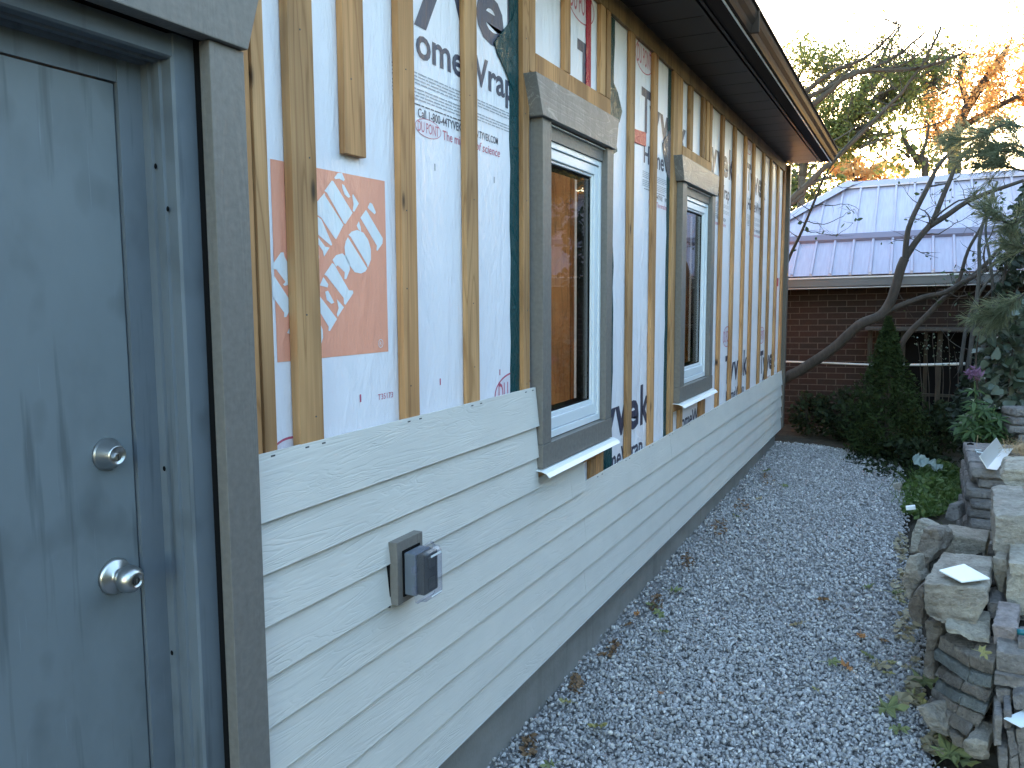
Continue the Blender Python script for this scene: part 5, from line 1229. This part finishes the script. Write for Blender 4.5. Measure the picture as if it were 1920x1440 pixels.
# straw on the tall stack
V = []
pc = at_z(1918, 848, .66)
for k in range(1500):
    p0 = pc+Vector((random.gauss(.06, .09), random.gauss(.0, .16), abs(random.gauss(0, .02)))); d = Vector((random.gauss(0, 1), random.gauss(0, 1), random.gauss(0, .3))).normalized()*random.uniform(.02, .06); w = d.cross(Vector((0, 0, 1))).normalized()*.0012
    V += [p0-d-w, p0-d+w, p0+d+w, p0+d-w]
V = np.array([tuple(v) for v in V]); tag(np_mesh('straw', V, np.arange(len(V)).reshape(-1, 4), 'straw_mat'), 'loose tan straw on the back of the tall stack', 'straw', kind='stuff')

# ---- fallen leaves: one countable thing each
def maple_outline():
    out = []
    for i in range(5):
        a = radians_[i]; l = lens_[i]
        out += [(l*cos(a-.16)*.72, l*sin(a-.16)*.72), (l*cos(a), l*sin(a)), (l*cos(a+.16)*.72, l*sin(a+.16)*.72)]
        if i < 4: m_ = (radians_[i]+radians_[i+1])/2; out.append((.34*cos(m_), .34*sin(m_)))
    out.append((-.20, .16)); out.append((-.30, 0)); out.append((-.20, -.16)); return out
radians_ = [Rd(x) for x in (-118, -58, 0, 58, 118)]; lens_ = [.46, .62, .72, .62, .46]
MO = maple_outline()
def leaf_obj(px, py, size, mt, lab, x_=None, z=.026, grp=None, rot=None):
    p = at_z(px, py, z); p = at_z(px, py, z+float(dip(p.x, p.y))); b = MB(); cu = random.uniform(.1, .35); ph = random.uniform(0, 6)
    vs = [(0, 0, 0)]+[(x*size, y*size, size*(cu*(x*x+y*y)+.13*sin(ph+7*math.atan2(y, x)))) for x, y in MO]; n = len(MO)
    b.add(vs, [(0, 1+i, 1+(i+1) % n) for i in range(n)]); b.tube([(-.28*size, 0, .01*size), (-.55*size, .03*size, .02*size), (-.85*size, .08*size, .0)], .0012, 4)
    me = b.mesh('fallen_leaf'); o = link('fallen_leaf', me, mt); o.location = p; o.rotation_euler = (random.gauss(0, .25), random.gauss(0, .25), rot if rot is not None else random.uniform(0, 6.28))
    return tag(o, lab, 'leaf', grp or 'fallen leaves along the gravel path')
G4 = lambda a, b_: (1000+a/2.323, 820+b_/2.323)
for (a, b_, s, mt, lab) in ((285, 1255, .085, 'fallen_yellow', 'mottled yellow green leaf alone on the near gravel'), (148, 1150, .06, 'fallen_yellow', 'small yellow leaf at the near foot of the foundation'), (565, 845, .07, 'fallen_green', 'pale green leaf just off the foundation, nearest of its cluster'), (525, 730, .07, 'fallen_green', 'green leaf against the foundation in the cluster of four'), (548, 765, .08, 'fallen_green', 'large curled green leaf in the cluster of four'),
        (610, 665, .08, 'fallen_green', 'green leaf farthest along in the cluster of four'), (540, 690, .06, 'fallen_brown', 'dark curled leaf touching the foundation'), (408, 815, .05, 'fallen_brown', 'upright brown leaf leaning on the foundation'), (450, 768, .045, 'fallen_orange', 'small rusty leaf by the foundation'), (1158, 810, .075, 'fallen_tan', 'tan leaf alone in the middle of the gravel'), (1265, 705, .07, 'fallen_brown', 'brown leaf farther along the middle of the gravel'),
        (1300, 978, .07, 'fallen_green', 'green leaf lying beside the orange one on the gravel'), (1368, 998, .075, 'fallen_orange', 'orange leaf on the gravel near the stone pile'), (1230, 1098, .04, 'fallen_yellow', 'tiny yellow leaf fragment on the gravel'), (880, 340, .06, 'fallen_green', 'pale leaf at the far foot of the foundation'), (1015, 145, .09, 'fallen_green', 'green leaf near the far corner of the foundation'), (1100, 210, .08, 'fallen_green', 'small green sprig leaf on the far gravel'), (980, 265, .06, 'fallen_tan', 'cream leaf lying on the far gravel'), (300, 945, .06, 'fallen_brown', 'dark leaf tucked under the siding edge'), (555, 1112, .03, 'fallen_orange', 'tiny orange leaf scrap on the near gravel'), (75, 1425, .06, 'fallen_green', 'green leaf at the bottom edge beside the foundation')):
    leaf_obj(*G4(a, b_), s, mt, lab)
H = lambda a, b_: (1600+a/4, 1080+b_/4)
for (a, b_, s, mt, lab) in ((100, 80, .075, 'fallen_green', 'pale leaf on the gravel left of the dark mossy stone'), (320, 120, .08, 'fallen_green', 'green leaf beside the leaning grey slab'), (360, 190, .06, 'fallen_yellow', 'yellow leaf against the dark mossy stone'), (125, 600, .07, 'fallen_green', 'green leaf on the gravel left of the curved stack'), (275, 645, .055, 'fallen_yellow', 'small yellow leaf left of the curved stack'), (180, 670, .09, 'fallen_tan', 'greyish leaf on the gravel left of the curved stack'), (255, 725, .06, 'fallen_yellow', 'yellow curled leaf left of the curved stack'), (415, 680, .05, 'fallen_tan', 'cream leaf near the narrow brown stone'), (470, 630, .06, 'fallen_tan', 'pale leaf touching the narrow brown stone'),
        (530, 790, .12, 'fallen_green', 'big pale green maple leaf against the curved stack'), (350, 930, .13, 'fallen_tan', 'large tan crumpled leaf near the curved stack'), (250, 995, .13, 'fallen_green', 'dark green crumpled leaf on the gravel by the curved stack'), (335, 1145, .08, 'fallen_green', 'green leaf lying below the crumpled ones'), (450, 900, .08, 'fallen_yellow', 'yellow green leaf under the edge of the curved stack'), (520, 945, .06, 'fallen_yellow', 'small yellow leaf at the lowest left course'), (645, 1200, .11, 'fallen_yellow', 'bright yellow green leaf below the curved stack'), (720, 1330, .14, 'fallen_green', 'largest green maple leaf in front of the mottled boulder'), (60, 440, .06, 'fallen_orange', 'orange brown leaf on the gravel opposite the narrow stone'), (220, 480, .05, 'fallen_brown', 'brown leaf scrap near the leaf litter'), (800, 1390, .1, 'fallen_green', 'green leaf half under the largest maple leaf')):
    leaf_obj(*H(a, b_), s, mt, lab, z=.02)
o = leaf_obj(1840, 1222, .05, 'fallen_yellow', 'yellow green leaf caught on the curved stack', z=.5); o.location = at_y(1842, 1222, 3.30); o.rotation_euler = (.9, .2, .5)
# dense litter where leaves cannot be told apart
def litter(name, lab, E, n, mt, sz=.035):
    P_ = []
    for (px, py, rx, ry) in E:
        for _ in range(n//len(E)):
            a = random.uniform(0, 6.28); r = math.sqrt(random.random()); q = at_z(px+rx*r*cos(a), py+ry*r*sin(a), .0); P_.append((q.x, q.y, random.uniform(.0, .028)+float(dip(q.x, q.y))))
    tag(leaf_cloud(name, np.array(P_), sz, mt, up=1.2, fold=.3), lab, 'leaf litter', kind='stuff')
litter('leaf_litter', 'brown and tan leaf litter between gravel and stones', [(1700, 1180, 22, 32), (1690, 1100, 18, 30), (1715, 1300, 18, 30), (1760, 1400, 30, 20), (1690, 1030, 12, 25)], 420, 'fallen_tan', .04)
litter('leaf_litter', 'dark brown leaf bits along the foot of the foundation', [(1440, 900, 14, 14), (1390, 950, 16, 12), (1350, 990, 16, 14), (1290, 1050, 12, 14), (1230, 1120, 14, 16), (1150, 1200, 12, 18), (1080, 1260, 14, 18), (990, 1370, 16, 24)], 420, 'fallen_brown', .028)
